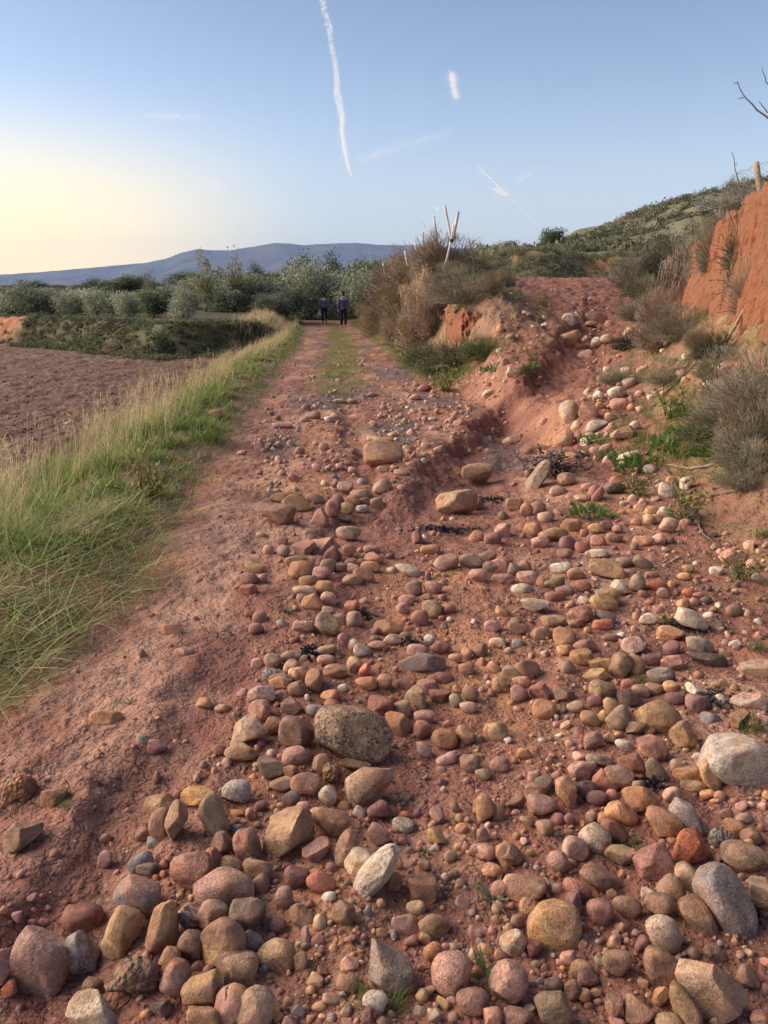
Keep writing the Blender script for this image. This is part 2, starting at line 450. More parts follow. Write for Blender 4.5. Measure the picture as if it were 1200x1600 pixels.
def mat_clay():
    k = NT('clay')
    pos = k.n('ShaderNodeNewGeometry').outputs['Position']
    mp = k.n('ShaderNodeMapping'); k.l(pos, mp.inputs[0]); mp.inputs['Scale'].default_value = (1, 1, .35)
    st = k.noise(mp.outputs[0], 11, 7, .7); n2 = k.noise(pos, 40, 6, .65); n0 = k.noise(pos, 2.2, 4, .6)
    c = k.mix(k.ramp(n0, .3, .7), (.345, .140, .076), (.30, .148, .092))
    c = k.mix(k.ramp(st, .50, .66, 0, .8), c, (.20, .062, .030))
    c = k.mix(k.ramp(n2, .58, .75, 0, .6), c, (.56, .29, .17))
    h = k.math('ADD', k.math('MULTIPLY', st, 1.0), k.math('MULTIPLY', n2, .5))
    k.bsdf(c, .95, .1, k.bump(h, 1.0, .08))
    return k.m

ground = build_ground()

def build_cliff():
    ns, nv = 520, 170
    Y = np.linspace(6.2, 14.7, ns); V = np.linspace(0, 1, nv)
    S, Vv = np.meshgrid(Y, V, indexing='ij')
    xc = XC(S)
    zb = base(xc-.05, S) - .25
    hh = itp(S, [6.2, 6.6, 9, 13.6, 14.2, 14.7], [.5, .9, 1.40, .90, .5, .02])
    zt = base(xc-.02, S) + hh*(1+.10*perlin(S*1.7, 0*S, 60)) + .02
    z = zb + (zt-zb)*Vv
    prof = .24*Vv + .05*np.sin(Vv*3.1)                 # leans back towards the top
    rel = (.045*fbm(S*3.2, z*.55, 3, 69) + .05*fbm(S*1.1, z*1.3, 4, 61) + .035*fbm(S*5.5, z*2.4, 4, 62) + .030*np.abs(fbm(S*13, z*9, 4, 63)))
    chips = .035*ss(.2, .4, perlin(S*9, z*6.5, 64))*(.4+.6*ss(-.2, .3, perlin(S*1.5, z*2, 65)))
    x = xc - .26 + prof + rel*.6 + chips
    x = x + .42*ss(.965, 1.0, Vv)                              # the rim turns back into the slope
    v = np.stack([x.ravel(), S.ravel(), z.ravel()], 1)
    i = np.arange((ns-1)*(nv-1)); r, c = i//(nv-1), i % (nv-1); a = r*nv+c
    o = obj('clay_bank', mesh('clay_bank', v, [np.stack([a, a+nv, a+nv+1, a+1], 1)], MCLAY))
    tag(o, 'bare orange clay face cut into the bank', kind='structure')
    # smaller clay face on the nose of the mound
    ns, nv = 130, 90
    T = np.linspace(0, 1, ns); S, Vv = np.meshgrid(T, V[:nv]*0+np.linspace(0, 1, nv) if False else np.linspace(0, 1, nv), indexing='ij')
    p0, p1 = np.array([1.28, 15.15]), np.array([2.05, 14.75])
    X = p0[0] + (p1[0]-p0[0])*S; Yc = p0[1] + (p1[1]-p0[1])*S - .12*np.sin(S*3.1)
    z = .45 + (.92-.18*S)*Vv*(1-.25*np.abs(perlin(S*4, 0*S, 68)))
    rel = .14*fbm(S*2.2, z*2.6, 4, 66) + .05*fbm(S*8, z*6, 4, 67)
    Yc = Yc + .34*Vv + rel + .5*ss(.93, 1, Vv) + .6*ss(.8, 1.0, S)+1.1*ss(.28, .0, S)
    v = np.stack([X.ravel(), Yc.ravel(), z.ravel()], 1)
    i = np.arange((ns-1)*(nv-1)); r, c = i//(nv-1), i % (nv-1); a = r*nv+c
    o = obj('clay_bank', mesh('mound_clay', v, [np.stack([a, a+nv, a+nv+1, a+1], 1)], MCLAY))
    tag(o, 'small bare orange clay face on the nose of the scrubby mound', kind='structure')
MCLAY = mat_clay()
build_cliff()

def build_mountains():
    prof = np.array([(-900, 436), (-500, 437), (-200, 436), (0, 434), (100, 428), (200, 420), (250, 416), (275, 411), (300, 403), (325, 398), (345, 400), (370, 400), (400, 396), (440, 390), (460, 391), (480, 393), (520, 391), (560, 390), (600, 393), (650, 393), (720, 398), (800, 405), (1000, 415), (1500, 425), (2100, 430)], float)
    D = 6500.0
    nx, ny = 700, 60
    px = np.linspace(-900, 2100, nx)
    ridge = (458-np.interp(px, prof[:, 0], prof[:, 1]))/F*D/cp*.97 + CAM_Z
    X0 = (px-600)/F*D
    V = np.linspace(0, 1, ny)
    P, Vv = np.meshgrid(px, V, indexing='ij')
    x = X0[:, None] + 0*Vv
    y = D*(1 - .35*(1-Vv)) + 0*P
    y = np.where(Vv > .85, D*(1-.35*.15) + (Vv-.85)/.15*500, y)
    s = np.minimum(Vv/.85, 1)
    h = ridge[:, None]*(s**1.15)*(1-.9*ss(.87, 1, Vv))
    x = x*(y/D)
    rid = np.abs(fbm(x*.0016, y*.0007, 4, 70))
    h = h - 60*rid*np.sin(np.pi*np.clip(s, 0, 1)) + 3*fbm(x*.01, y*.01, 3, 71)
    v = np.stack([x.ravel(), y.ravel(), h.ravel()-3], 1)
    i = np.arange((nx-1)*(ny-1)); r, c = i//(ny-1), i % (ny-1); a = r*ny+c
    k = NT('mountain_scrub')
    pos = k.n('ShaderNodeNewGeometry').outputs['Position']
    k.bsdf(k.mix(k.ramp(k.noise(pos, .004, 6, .6), .35, .65), (.045, .055, .03), (.11, .09, .06)), .95, .1)
    o = obj('mountains', mesh('mountains', v, [np.stack([a, a+ny, a+ny+1, a+1], 1)], k.m)); tag(o, 'long blue mountain ridge far behind the olive grove', kind='structure')
build_mountains()
# ---------------------------------------------------------------- stones
# every line: centre and size measured on an enlarged crop of the photograph, tilt, colour letters,
# finish (s speckled, l lichen, q quartz, f rough, a angular), seat (e half buried), | label | short name
CROPS = {
'F': (350, 1050, 2.667, """
537 258 310 195 -8 t l | large oval boulder mottled with black and cream lichen | the lichen boulder
597 470 215 150 40 t s | tan speckled loaf of stone leaning beside the lichen boulder | the leaning loaf
255 682 225 165 20 t a | big tan cobble with a scarred chipped face | the scarred tan cobble
440 622 170 120 -5 o
555 792 120 90 50 w
637 832 260 95 48 w s | long cream pitted rod of stone lying diagonally | the cream rod
640 680 100 80 -15 p a
500 735 160 85 60 b a
385 755 115 110 0 p e
307 862 100 90 0 m
403 882 120 80 -10 k
97 727 140 98 -72 br
140 822 120 85 0 t
45 895 145 110 0 b s
100 1008 145 140 0 v a | dark olive-brown faceted cobble | the olive faceted cobble
150 890 80 90 0 pe
498 1000 95 90 0 b
828 900 115 110 0 o a
705 890 95 65 40 oe
760 1048 125 85 0 pe
873 1050 115 95 -40 t
800 980 75 55 0 t
873 1165 80 70 0 o
680 1240 195 190 0 g s | dark grey speckled cobble with a green grass tuft at its foot | the grey speckled cobble
515 1297 95 90 20 y
953 1262 165 155 0 p s | round pink cobble beside a small green weed | the round pink cobble
1165 1282 120 125 0 p s
1030 1375 130 95 0 p
630 1375 100 75 -10 w q
218 1185 155 125 -10 t s
320 1205 75 75 30 v
60 1245 155 135 0 bt
130 1400 155 145 80 t
40 1390 100 130 0 p
108 1130 100 95 30 g
325 1020 110 75 -50 t e
250 940 70 80 0 p s
275 530 75 65 0 g
437 515 80 65 -30 w
345 470 130 85 -5 p
240 465 95 55 5 t
200 400 115 75 -5 v
405 385 90 80 30 b
450 420 75 75 0 b f
305 260 155 115 -20 pb
95 250 160 100 35 t
68 335 130 65 5 y
150 160 95 80 0 p
207 225 85 70 0 o
300 355 110 80 0 pe
650 150 110 90 0 r
720 215 115 100 15 o
745 155 80 60 0 t
808 108 95 80 -30 t
1030 92 70 60 0 b
965 120 60 55 0 v
1155 55 78 62 0 y
920 278 105 70 -10 o
1005 265 75 75 0 o
1025 378 85 70 0 b
827 240 70 70 0 p
835 187 85 50 0 p
925 365 90 45 20 p
1140 250 90 75 0 y
1075 565 95 92 -60 yo
895 598 70 75 0 p
1138 585 55 65 0 b
885 685 75 70 0 y a
650 578 95 75 20 m
745 640 85 55 -10 w
750 598 45 35 0 k
1170 765 95 70 80 o
1065 745 80 55 0 p
1120 825 85 50 0 o
1150 385 75 60 0 p
1078 425 65 45 0 v
945 770 50 45 0 b
830 320 80 55 -45 p q
545 385 130 40 0 v a
300 15 60 60 0 y
235 40 95 60 10 o
375 35 92 68 80 o
305 75 75 62 10 b
380 160 75 45 0 g
290 145 95 55 -20 b
440 100 80 50 15 o
455 145 70 60 0 r
145 95 130 65 0 p q
675 40 75 55 0 o
760 55 80 55 0 re
590 48 85 50 0 o
850 60 90 60 0 p
905 92 95 55 0 r
900 25 110 45 0 re
1020 148 70 45 0 t
50 500 115 90 0 g q
155 555 60 45 0 m
330 565 65 50 0 p
"""),
'G': (750, 1050, 2.667, """
745 192 190 135 -20 y | smooth ochre egg-shaped cobble above the pale slab | the smooth ochre egg
850 268 110 92 -50 y
1075 365 350 190 -22 w s e | wide pale half-buried slab of stone at the edge of the stony bed | the pale slab
432 405 125 75 5 p a
365 503 120 82 -55 op
665 530 145 105 -35 oa | triangular rust-orange cobble with one pale side | the rust triangle
765 632 165 108 -30 ob
860 592 170 105 -50 ws | cream oval cobble tilted against its neighbours | the tilted cream oval
880 735 155 125 82 k | bright brick-red egg-shaped cobble | the brick-red egg
725 795 155 145 0 ra | broad flat-topped red-purple cobble | the red-purple cobble
590 762 115 100 -40 v
560 663 105 80 -10 r
480 690 125 98 -25 t q
400 738 100 85 -10 pw
322 787 90 82 0 p
130 762 130 85 -20 b
185 890 170 108 0 o
312 1060 210 200 0 yo s | large round golden-orange cobble | the golden cobble
140 1125 105 80 50 t q
115 1290 155 145 -30 p s
305 1395 150 130 0 v a
765 1095 160 128 -50 w s
757 1232 165 120 -40 ob
575 1212 122 90 0 b
425 1235 95 70 10 yb
970 1310 305 185 -42 t a | biggest tan boulder lying low beside the stony bed | the big tan boulder
850 1390 190 90 -65 v
760 1350 85 75 0 o
555 1390 100 70 85 o
385 1325 85 58 -80 b
435 1350 60 45 80 o
505 1000 118 92 -20 r
612 985 120 90 -20 br
750 972 125 95 0 b
805 915 125 98 -50 bp
870 862 130 82 -45 t
910 1030 180 105 -60 b e
1025 975 330 180 -65 g s e | long dark-grey mottled boulder sunk upright in the earth | the mottled grey boulder
1109 780 200 110 -15 t e
1175 930 100 130 0 t
400 910 110 75 -10 r
380 960 110 80 70 m
320 905 45 40 0 p
500 860 180 70 -30 be
1005 690 92 80 -15 d q
1056 650 85 72 -40 ob
1127 690 85 65 20 b
1098 610 70 35 0 t
1025 590 55 45 0 b
1115 718 45 45 0 o
965 437 130 75 -55 y
890 470 100 50 -5 y
873 425 128 55 5 ob
820 390 55 50 0 t
715 315 132 88 -35 or
635 380 130 78 -15 r
575 440 122 85 -10 mb
730 410 110 65 -50 v
500 365 105 42 -12 t
605 305 80 45 -15 w
470 290 85 65 15 p
540 275 55 40 0 y
460 195 80 55 -25 y
512 190 60 42 80 y
650 235 85 55 0 v
708 235 55 55 0 y
555 150 80 78 0 y
580 192 110 85 30 v
612 105 88 70 -30 d a
510 78 105 75 -15 yt
255 75 88 74 -15 r
170 42 70 45 0 p
168 90 80 65 0 p
90 55 76 64 0 y
268 155 92 74 0 o
350 95 90 60 0 b
400 145 70 45 0 v
480 125 60 45 0 m
755 20 105 50 0 g
670 80 70 50 0 b
800 60 70 45 0 y
725 70 75 45 0 b
620 50 60 40 0 r
915 80 105 36 -20 w a
905 130 98 72 -25 p
810 112 88 50 0 m
1135 115 155 75 -15 pq e
232 488 85 55 -5 p
270 465 78 62 -20 v
255 553 120 72 -10 p
150 540 80 60 0 b
20 575 110 70 85 o
75 585 65 52 80 b
270 648 72 54 0 b
225 432 55 50 0 p
80 388 75 55 0 p
420 352 60 35 0 p
510 460 110 90 -40 r
490 525 85 50 0 m
440 490 90 70 0 d
550 515 50 45 0 r
590 592 135 78 -25 ob
460 600 50 34 80 t
510 608 45 40 0 o
665 475 55 45 0 v
800 512 72 60 0 p
945 510 60 35 0 o
60 262 95 80 0 oe
185 340 60 48 0 o
25 755 80 60 0 p
50 825 80 55 0 o
1110 1275 95 92 0 b
985 1180 100 60 -20 be
680 1130 70 64 0 m
370 1190 70 60 0 p
450 1280 82 70 0 mb
305 1300 80 50 0 d
650 1410 130 100 0 ob
150 1440 110 72 0 p
50 1440 90 70 80 p
620 1350 55 40 0 m
325 615 60 50 0 m
370 615 50 48 0 m
1170 1445 80 60 0 p
790 1455 110 50 0 t
"""),
'E': (0, 1050, 2.91, """
740 600 160 92 5 yb
905 558 158 72 5 y
985 655 195 105 -58 v | smooth grey-green oval cobble perched over a dark hollow | the grey-green oval
735 690 145 98 80 p
803 683 170 85 80 bt
1010 785 105 88 75 b
1118 790 145 102 -70 pr
965 850 90 70 -50 r
868 920 178 148 10 rp s
1045 885 120 90 0 b e
1020 985 255 145 -3 pb s
640 870 115 78 40 g
668 898 95 58 5 v
623 1018 195 152 0 gp s | broad grey cobble with a pinkish underside | the grey and pink cobble
555 1185 205 140 75 y | upright olive-yellow cobble with a pointed top | the pointed yellow cobble
742 1158 215 118 88 yo a | tall ochre knuckle of stone standing on end | the ochre knuckle
855 1110 115 98 30 m q
965 1110 140 118 60 pw
1000 1230 205 160 35 yb
865 1250 140 112 85 b
765 1315 115 92 75 o
805 1395 170 130 75 pr
950 1365 60 52 80 o
1065 1360 192 138 -10 b s
935 1455 178 128 15 by
1060 1510 155 135 20 po
927 1575 150 110 0 o
190 1320 330 240 80 p s e | broad round pink slab sunk flat in the mud | the sunken pink slab
20 1350 180 90 85 p
375 1280 215 112 -75 g q a | angular grey stone veined with white quartz | the quartz-veined stone
600 1390 238 160 5 b f | rough brown lump of pebbly conglomerate | the conglomerate lump
425 1555 225 150 0 w s | pale pinkish stone of pitted conglomerate | the pitted pale stone
85 735 170 118 35 ob
245 565 115 92 75 o e
75 545 160 150 0 o e f
370 1120 180 120 0 r e
655 303 60 45 0 g
930 140 82 45 0 o
485 210 140 65 0 o e
715 340 90 60 0 r a
1000 355 62 45 0 r
1010 165 72 34 0 b
650 735 70 58 0 m
740 1530 90 78 40 d a
425 1440 95 85 0 b
1135 890 92 66 80 p
40 1440 90 60 30 k e
"""),
'C': (350, 750, 2.667, """
968 97 170 98 3 to a | angular cream and orange rock on a gravel shelf | the cream angular rock
228 146 140 92 -15 b a | brown wedge-shaped stone in front of two paler ones | the brown wedge
300 98 108 64 -10 y
262 75 132 42 0 b
402 160 92 74 20 p a
455 118 78 60 70 rp
475 80 45 40 0 v
510 120 66 50 0 y
535 85 60 45 0 o
580 90 50 35 0 b
570 60 85 38 0 t
633 98 56 45 0 t
505 30 66 48 0 t
575 120 50 30 0 w
490 157 92 28 0 p
520 222 100 54 0 t
330 285 102 72 0 p
418 282 112 84 20 p
458 312 76 68 60 m
518 297 60 50 0 o
187 293 46 44 0 p
247 297 54 50 0 v
245 255 50 35 0 p
300 340 92 45 0 b
323 372 102 78 0 o | round salmon-orange cobble at the front of a small cluster | the salmon cobble
133 365 92 44 -20 y
160 410 40 36 0 p
103 410 70 44 0 p
100 457 70 44 0 r
432 360 66 54 0 v
486 365 56 35 0 m
540 368 66 40 0 t
610 362 76 44 -10 o
580 397 90 58 -5 o
405 390 76 54 0 p
535 415 80 44 0 b
355 423 80 45 0 o
415 448 80 60 0 yo
335 465 95 44 0 t
367 507 86 64 0 o
325 495 45 40 0 b
437 497 66 58 0 p
620 325 76 44 0 o
615 290 66 34 0 p
530 340 50 30 0 r
570 340 45 25 0 b
432 552 60 48 0 t
435 612 118 92 -30 v a | olive-green angular cobble beside a clump of black dead leaves | the olive angular cobble
485 580 76 48 -20 mp
530 525 60 48 0 r
545 580 66 60 0 t
150 570 60 44 0 p
138 620 66 48 0 r a
335 608 86 52 10 p a
245 598 50 30 0 g
110 555 50 30 0 k
685 618 116 58 -8 o
700 665 82 40 0 t
640 690 80 34 0 p
570 712 66 50 -15 w
537 688 48 44 30 w
497 668 60 45 80 r
630 660 45 25 0 b
815 575 72 60 0 r
865 540 80 74 0 t s
935 537 60 45 0 r
745 535 56 44 0 p
765 500 72 40 0 p
790 455 68 62 0 b
870 450 78 54 10 p
845 487 46 25 0 b
700 375 46 25 0 w
770 375 112 44 -25 w
925 345 102 64 20 p
1030 335 96 50 0 t
1100 320 90 50 10 t
860 290 80 40 0 o
1053 235 60 50 0 o
1060 400 76 54 0 p
1165 415 80 44 0 p
1105 362 60 44 0 v
1165 350 80 58 0 r
830 765 185 84 -8 g a | blue-grey angular slab among orange cobbles | the blue-grey slab
540 770 70 60 80 yo
590 793 54 48 80 k a
375 830 80 64 80 o
310 812 62 58 0 yo
240 843 96 58 5 o
305 875 76 58 0 b
285 780 70 58 0 p
465 795 92 54 0 op
425 750 70 38 0 p
430 705 82 38 0 t
280 735 92 44 10 b
205 755 70 58 0 b
210 810 92 58 0 d q
805 710 86 48 0 pr
900 700 82 54 0 r
965 742 56 34 0 p
1010 725 50 44 70 o
1065 710 66 54 0 b
1140 680 66 34 0 t
1010 785 62 50 0 o
"""),
'D': (750, 750, 2.667, """
325 48 68 40 0 t
475 55 66 48 70 r
560 35 76 44 0 d
425 73 62 28 0 t
150 103 82 54 0 o
193 125 56 50 60 o
240 117 62 54 0 b
275 155 66 48 0 t
217 208 76 58 0 o
100 210 76 54 0 p
50 245 76 48 20 m
305 228 118 54 0 y | long smooth tan-yellow cobble in a bed of pink ones | the long yellow cobble
378 188 82 54 0 y s
365 263 66 54 0 m
427 282 56 50 0 r
432 222 40 35 0 k
465 245 45 40 80 m
490 255 62 45 0 r
487 203 66 40 0 y
525 190 56 40 0 m
573 207 46 34 0 p
560 240 66 40 0 b
680 255 82 44 0 ok
650 175 42 30 0 o
705 165 46 44 0 y
735 165 46 40 0 o
785 190 72 60 0 t
770 135 62 44 0 w q
715 130 52 40 0 y
250 260 72 48 0 p
355 305 66 40 0 b
485 305 92 34 0 w
540 368 160 92 -30 vy | two-tone cobble of dark brown with an ochre end | the two-tone cobble
340 365 88 48 0 wp
400 390 76 48 0 o
198 405 86 60 0 p s
263 425 72 54 0 o
315 437 82 58 20 v
430 443 66 50 0 r
350 460 72 40 0 b
315 487 86 44 0 r
235 522 122 54 0 w s
140 378 62 58 0 v
185 360 56 50 0 b
85 360 98 60 0 mp
40 363 56 40 0 v
95 415 92 44 0 p
180 455 98 44 0 w e
305 585 102 54 0 yb
418 562 98 64 15 pr
400 598 60 36 0 b
525 487 105 68 0 y
513 510 108 58 -10 y
580 455 80 62 -35 wt
655 430 76 54 70 vy
730 440 98 40 -10 k
525 573 86 44 -15 g | small smooth lilac-grey pebble on top of a red one | the lilac pebble
510 603 96 44 0 k
352 653 92 74 0 yo | vivid amber rounded cobble | the amber cobble
250 635 96 58 0 b
155 620 82 48 0 b
150 588 46 34 0 b
50 610 62 44 0 p
70 680 66 40 0 t
450 628 35 30 0 y
440 692 96 48 0 pr
420 735 92 64 0 y
355 710 76 44 0 o
500 762 112 64 -5 ya
583 775 108 76 65 v
645 772 90 70 80 y
718 745 76 58 0 m
805 765 102 68 0 p
755 812 106 64 0 g
880 585 140 72 -35 w | off-white oval boulder among dark litter by the bank | the off-white oval
705 578 78 44 15 w
795 640 102 60 0 o
905 685 130 68 -25 wt
940 745 170 54 -10 d a | black flat slab tilted out of the earth | the black slab
795 700 66 58 0 m
635 690 92 68 0 p q
550 655 82 28 0 b
135 800 84 62 -30 v
200 785 118 68 -20 o a
360 780 76 48 0 b
485 815 112 54 0 y
680 475 50 30 0 r
770 470 62 40 0 b
870 470 50 34 0 k
910 480 46 24 0 r
850 400 56 34 0 y
868 370 50 30 0 y
680 345 82 44 -25 v
600 345 82 44 0 b
715 395 50 25 0 r
1060 540 72 50 0 b
1165 790 145 78 0 t e
985 385 62 44 0 w e
"""),
'A': (400, 500, 3.0, """
600 625 178 112 0 ot | rounded orange-tan boulder half buried in the middle of the lower track | the track boulder
598 572 92 42 0 y
1040 720 152 88 0 t a | blocky tan boulder at the brink of the gully | the blocky tan boulder
885 238 155 72 18 w | pale tan boulder at the foot of the scrubby mound | the pale mound boulder
268 447 66 40 0 b
230 468 46 28 0 p
345 465 50 30 0 w
372 447 38 22 0 w
455 380 46 22 0 t
395 380 60 22 0 t
545 350 56 22 0 t
205 610 48 35 0 b
318 595 42 34 0 p
285 692 45 36 0 p
452 702 40 28 0 p
323 765 36 24 0 w
600 700 62 30 0 p
680 715 62 34 0 t
790 320 62 30 0 ro
745 362 56 28 0 p
550 557 60 22 0 w
830 465 42 20 0 w
450 615 36 24 0 b
120 495 100 26 0 p
"""),
'H': (0, 560, 2.963, """
1000 258 66 42 10 o | orange-brown stone lying in the grassy verge beside the green tussock
878 262 42 32 0 p | small pink stone in the grass left of the green tussock
850 235 52 42 20 t | pale tan stone half hidden in the verge grass
455 772 46 42 0 t | pale round stone at the grass edge
405 812 46 42 0 t | round beige stone sunk in the verge grass
785 1258 108 66 0 o e | flat orange stone pressed into the smooth mud below the verge
1120 437 46 22 0 p
850 1362 84 42 0 p e
"""),
'B': (800, 450, 3.0, """
262 237 90 68 5 y s | pale yellow round boulder perched at the top of the gully | the yellow perched boulder
395 145 100 52 -25 ba | brown-grey flat rock lying across the head of the gully | the flat gully rock
370 170 56 25 0 t
395 255 54 45 40 w
445 240 58 40 0 wt
550 212 58 48 60 t
552 240 52 40 0 t
615 200 62 40 20 p
445 383 36 28 0 w
545 445 80 48 25 w
490 490 82 48 10 w
500 545 78 54 0 p
597 497 46 34 0 po
270 580 122 86 -62 w s | big whitish boulder standing in the wall of the gully | the whitish gully boulder
390 645 115 48 22 wp
522 680 120 56 12 t
245 715 96 90 0 to
370 690 52 25 0 w
415 685 46 25 0 t
550 792 102 54 10 w s
125 888 165 74 45 ga | grey angular rock leaning beside a heap of dry roots | the leaning grey rock
250 895 88 60 0 t s
75 870 50 40 80 v
215 950 76 40 0 t
330 985 72 30 0 t
490 900 66 40 10 o
475 935 82 48 0 m
400 970 82 44 55 r
370 935 92 40 0 p
530 930 42 34 0 o
1010 385 115 76 30 p e
930 450 66 40 0 w e
440 750 62 36 30 p
290 790 92 38 0 o e
150 175 36 22 0 w
"""),
}
PAL = dict(r=(.37, .170, .128), p=(.50, .285, .225), o=(.51, .275, .150), y=(.51, .325, .165), t=(.48, .330, .220),
           b=(.32, .200, .135), g=(.285, .250, .232), v=(.31, .232, .155), m=(.24, .122, .115), w=(.62, .520, .410),
           d=(.100, .083, .077), k=(.50, .175, .112), a=(.3, .2, .1))
WORD = dict(r='red-brown', p='pink', o='orange', y='ochre', t='tan', b='brown', g='grey', v='olive-grey', m='maroon', w='cream', d='charcoal', k='brick-red')

ST = []
for key, (ox, oy, s, txt) in CROPS.items():
    for ln in txt.strip().splitlines():
        bits = [q.strip() for q in ln.split('|')]
        f = bits[0].split()
        flags = set(); cols = ''
        for tok in f[5:]:
            for ch in tok:
                if ch in 'slqfae' : flags.add(ch)
                elif ch in WORD: cols += ch
        # a letter glued to a colour is always a flag when it is one of s l q f a e
        ST.append(dict(px=ox+float(f[0])/s, py=oy+float(f[1])/s, W=float(f[2])/s, H=float(f[3])/s, ang=R(float(f[4])),
                       col=cols[0], col2=cols[1] if len(cols) > 1 else None, fl=flags,
                       label=bits[1] if len(bits) > 1 else None, ref=bits[2] if len(bits) > 2 else None, traced=True))

# ---- extra stones strewn where the photograph is stony but too dense to measure one by one
ZONES = [  # polygon in photo pixels, number, mean diameter in metres, colour weights
 ([(400, 1010), (690, 850), (1000, 800), (1130, 960), (1200, 1150), (1200, 1600), (230, 1600), (160, 1480), (240, 1280), (350, 1160)], 3800, .021, 'ppprrrooottbbbmmvgyw'),
 ([(620, 790), (1000, 770), (1080, 900), (1100, 1060), (700, 1010), (600, 880)], 430, .030, 'ppprrroottbbmvyww'),
 ([(420, 790), (610, 770), (680, 900), (640, 1060), (440, 1050), (370, 900)], 190, .026, 'ppprroottbbmv'),
 ([(700, 610), (770, 560), (790, 450), (870, 450), (830, 560), (780, 620), (690, 690)], 230, .055, 'pppttowwrb'),
 ([(640, 590), (760, 590), (700, 700), (640, 740), (570, 680)], 260, .055, 'pppttowb'),
 ([(390, 640), (600, 620), (640, 760), (500, 790), (400, 760)], 420, .045, 'pprttbwbg'),
 ([(870, 460), (960, 470), (940, 560), (1010, 640), (960, 740), (880, 700), (920, 600)], 190, .09, 'wwttppo'),
 ([(1010, 800), (1200, 850), (1200, 1180), (1090, 1080)], 240, .034, 'ptwbrdt'),
 ([(0, 1180), (330, 1080), (240, 1300), (130, 1480), (0, 1500)], 70, .022, 'prrob'),
 ([(140, 870), (400, 780), (370, 960), (130, 1080), (60, 1130)], 60, .022, 'prob'),
 ([(440, 560), (600, 540), (640, 620), (420, 640)], 200, .045, 'bgptg'),
 ([(900, 560), (1000, 500), (1080, 560), (1060, 650), (950, 640)], 220, .05, 'ptbrwt'),
 ([(700, 640), (860, 560), (900, 640), (820, 760), (720, 760)], 60, .05, 'prbt'),
 ([(950, 700), (1100, 760), (1180, 900), (1060, 830), (960, 780)], 140, .045, 'tpwob'),
]
def inside(px, py, poly):
    c = np.zeros(len(px), bool); n = len(poly)
    for i in range(n):
        x1, y1 = poly[i]; x2, y2 = poly[(i+1) % n]
        m = ((y1 > py) != (y2 > py)) & (px < (x2-x1)*(py-y1)/((y2-y1) or 1e-9)+x1)
        c ^= m
    return c
occ = np.array([(s['px'], s['py'], .5*math.sqrt(s['W']*s['H'])) for s in ST])
rs = np.random.default_rng(21)
PEB = []
for poly, n, dia, cw in ZONES:
    pa = np.array(poly, float); lo, hi = pa.min(0), pa.max(0)
    px = rs.uniform(lo[0], hi[0], n*4); py = rs.uniform(lo[1], hi[1], n*4)
    k = inside(px, py, poly) & (perlin(px*.011, py*.014, 95)+.5*perlin(px*.03, py*.04, 96) > rs.uniform(-.9, .25, len(px))); px, py = px[k][:n], py[k][:n]
    _, t = hit(px, py, base)
    for a, b, tt in zip(px, py, t):
        D = min(dia*np.exp(rs.normal(-.25, .62)), 3.4*dia)
        W = D/tt*F
        q = np.hypot(occ[:, 0]-a, (occ[:, 1]-b)*1.1) - occ[:, 2]
        if q.min() < W*.34: continue
        el = PITCH + math.atan((b-800)/F)
        H = W*rs.uniform(.66, 1.0)*math.sqrt(math.sin(el)**2+.72*math.cos(el)**2)
        PEB.append(dict(px=a, py=b, W=W, H=H, ang=rs.normal(0, .6), col=cw[rs.integers(len(cw))], col2=None,
                        fl=set(['e'] if rs.random() < .42 else []) | set(['a'] if rs.random() < .4 else []) | set(['s'] if rs.random() < .2 else []), label=None, ref=None, traced=False))
        if W > 14: occ = np.vstack([occ, (a, b, .5*math.sqrt(W*H))])

# icospheres
def ico(n):
    import bmesh
    bm = bmesh.new(); bmesh.ops.create_icosphere(bm, subdivisions=n, radius=1)
    v = np.array([q.co[:] for q in bm.verts]); f = np.array([[q.index for q in p.verts] for p in bm.faces]); bm.free()
    return v, f
ICO = {n: ico(n) for n in (1, 2, 3, 4, 5)}

def stone_shape(n, semi, r, angular=False, rough=False):
    d, f = ICO[n]
    e = r.uniform(2.1, 3.0) if not angular else r.uniform(2.8, 4.2)
    p = d/(np.sum(np.abs(d)**e, 1)**(1/e))[:, None]
    for _ in range(r.integers(3, 7) if not angular else r.integers(7, 12)):     # worn flats
        nn = r.normal(size=3); nn /= np.linalg.norm(nn)
        c = r.uniform(.62, .90) if not angular else r.uniform(.58, .85)
        k = p @ nn; over = np.clip(k-c, 0, None)
        p = p - (over*(.86 if not angular else .95))[:, None]*nn
    w = 0
    for q in range(6):
        kk = r.normal(size=3)*(1.0+q*.45); w = w + np.sin(d @ kk + r.uniform(0, 6.3))/(1+q*.7)
    p = p*(1 + .045*w)[:, None]
    p[:, 0] *= 1 + .16*r.normal()*d[:, 1]*.6                                    # egg-like taper
    p[:, 1] *= 1 + r.normal()*.13*d[:, 0]
    if n >= 3:
        w = 0
        for q in range(10):
            kk = r.normal(size=3)*(4+q*1.6); w = w + np.sin(d @ kk + r.uniform(0, 6.3) + w*.8)
        p = p*(1 + (.022 if rough else .0055)*w)[:, None]
    m = np.abs(p).max(0)
    return p/m*semi, f

def place(s, r):
    """semi-axes, rotation and centre so that the stone covers its ellipse and rests in the earth"""
    return s

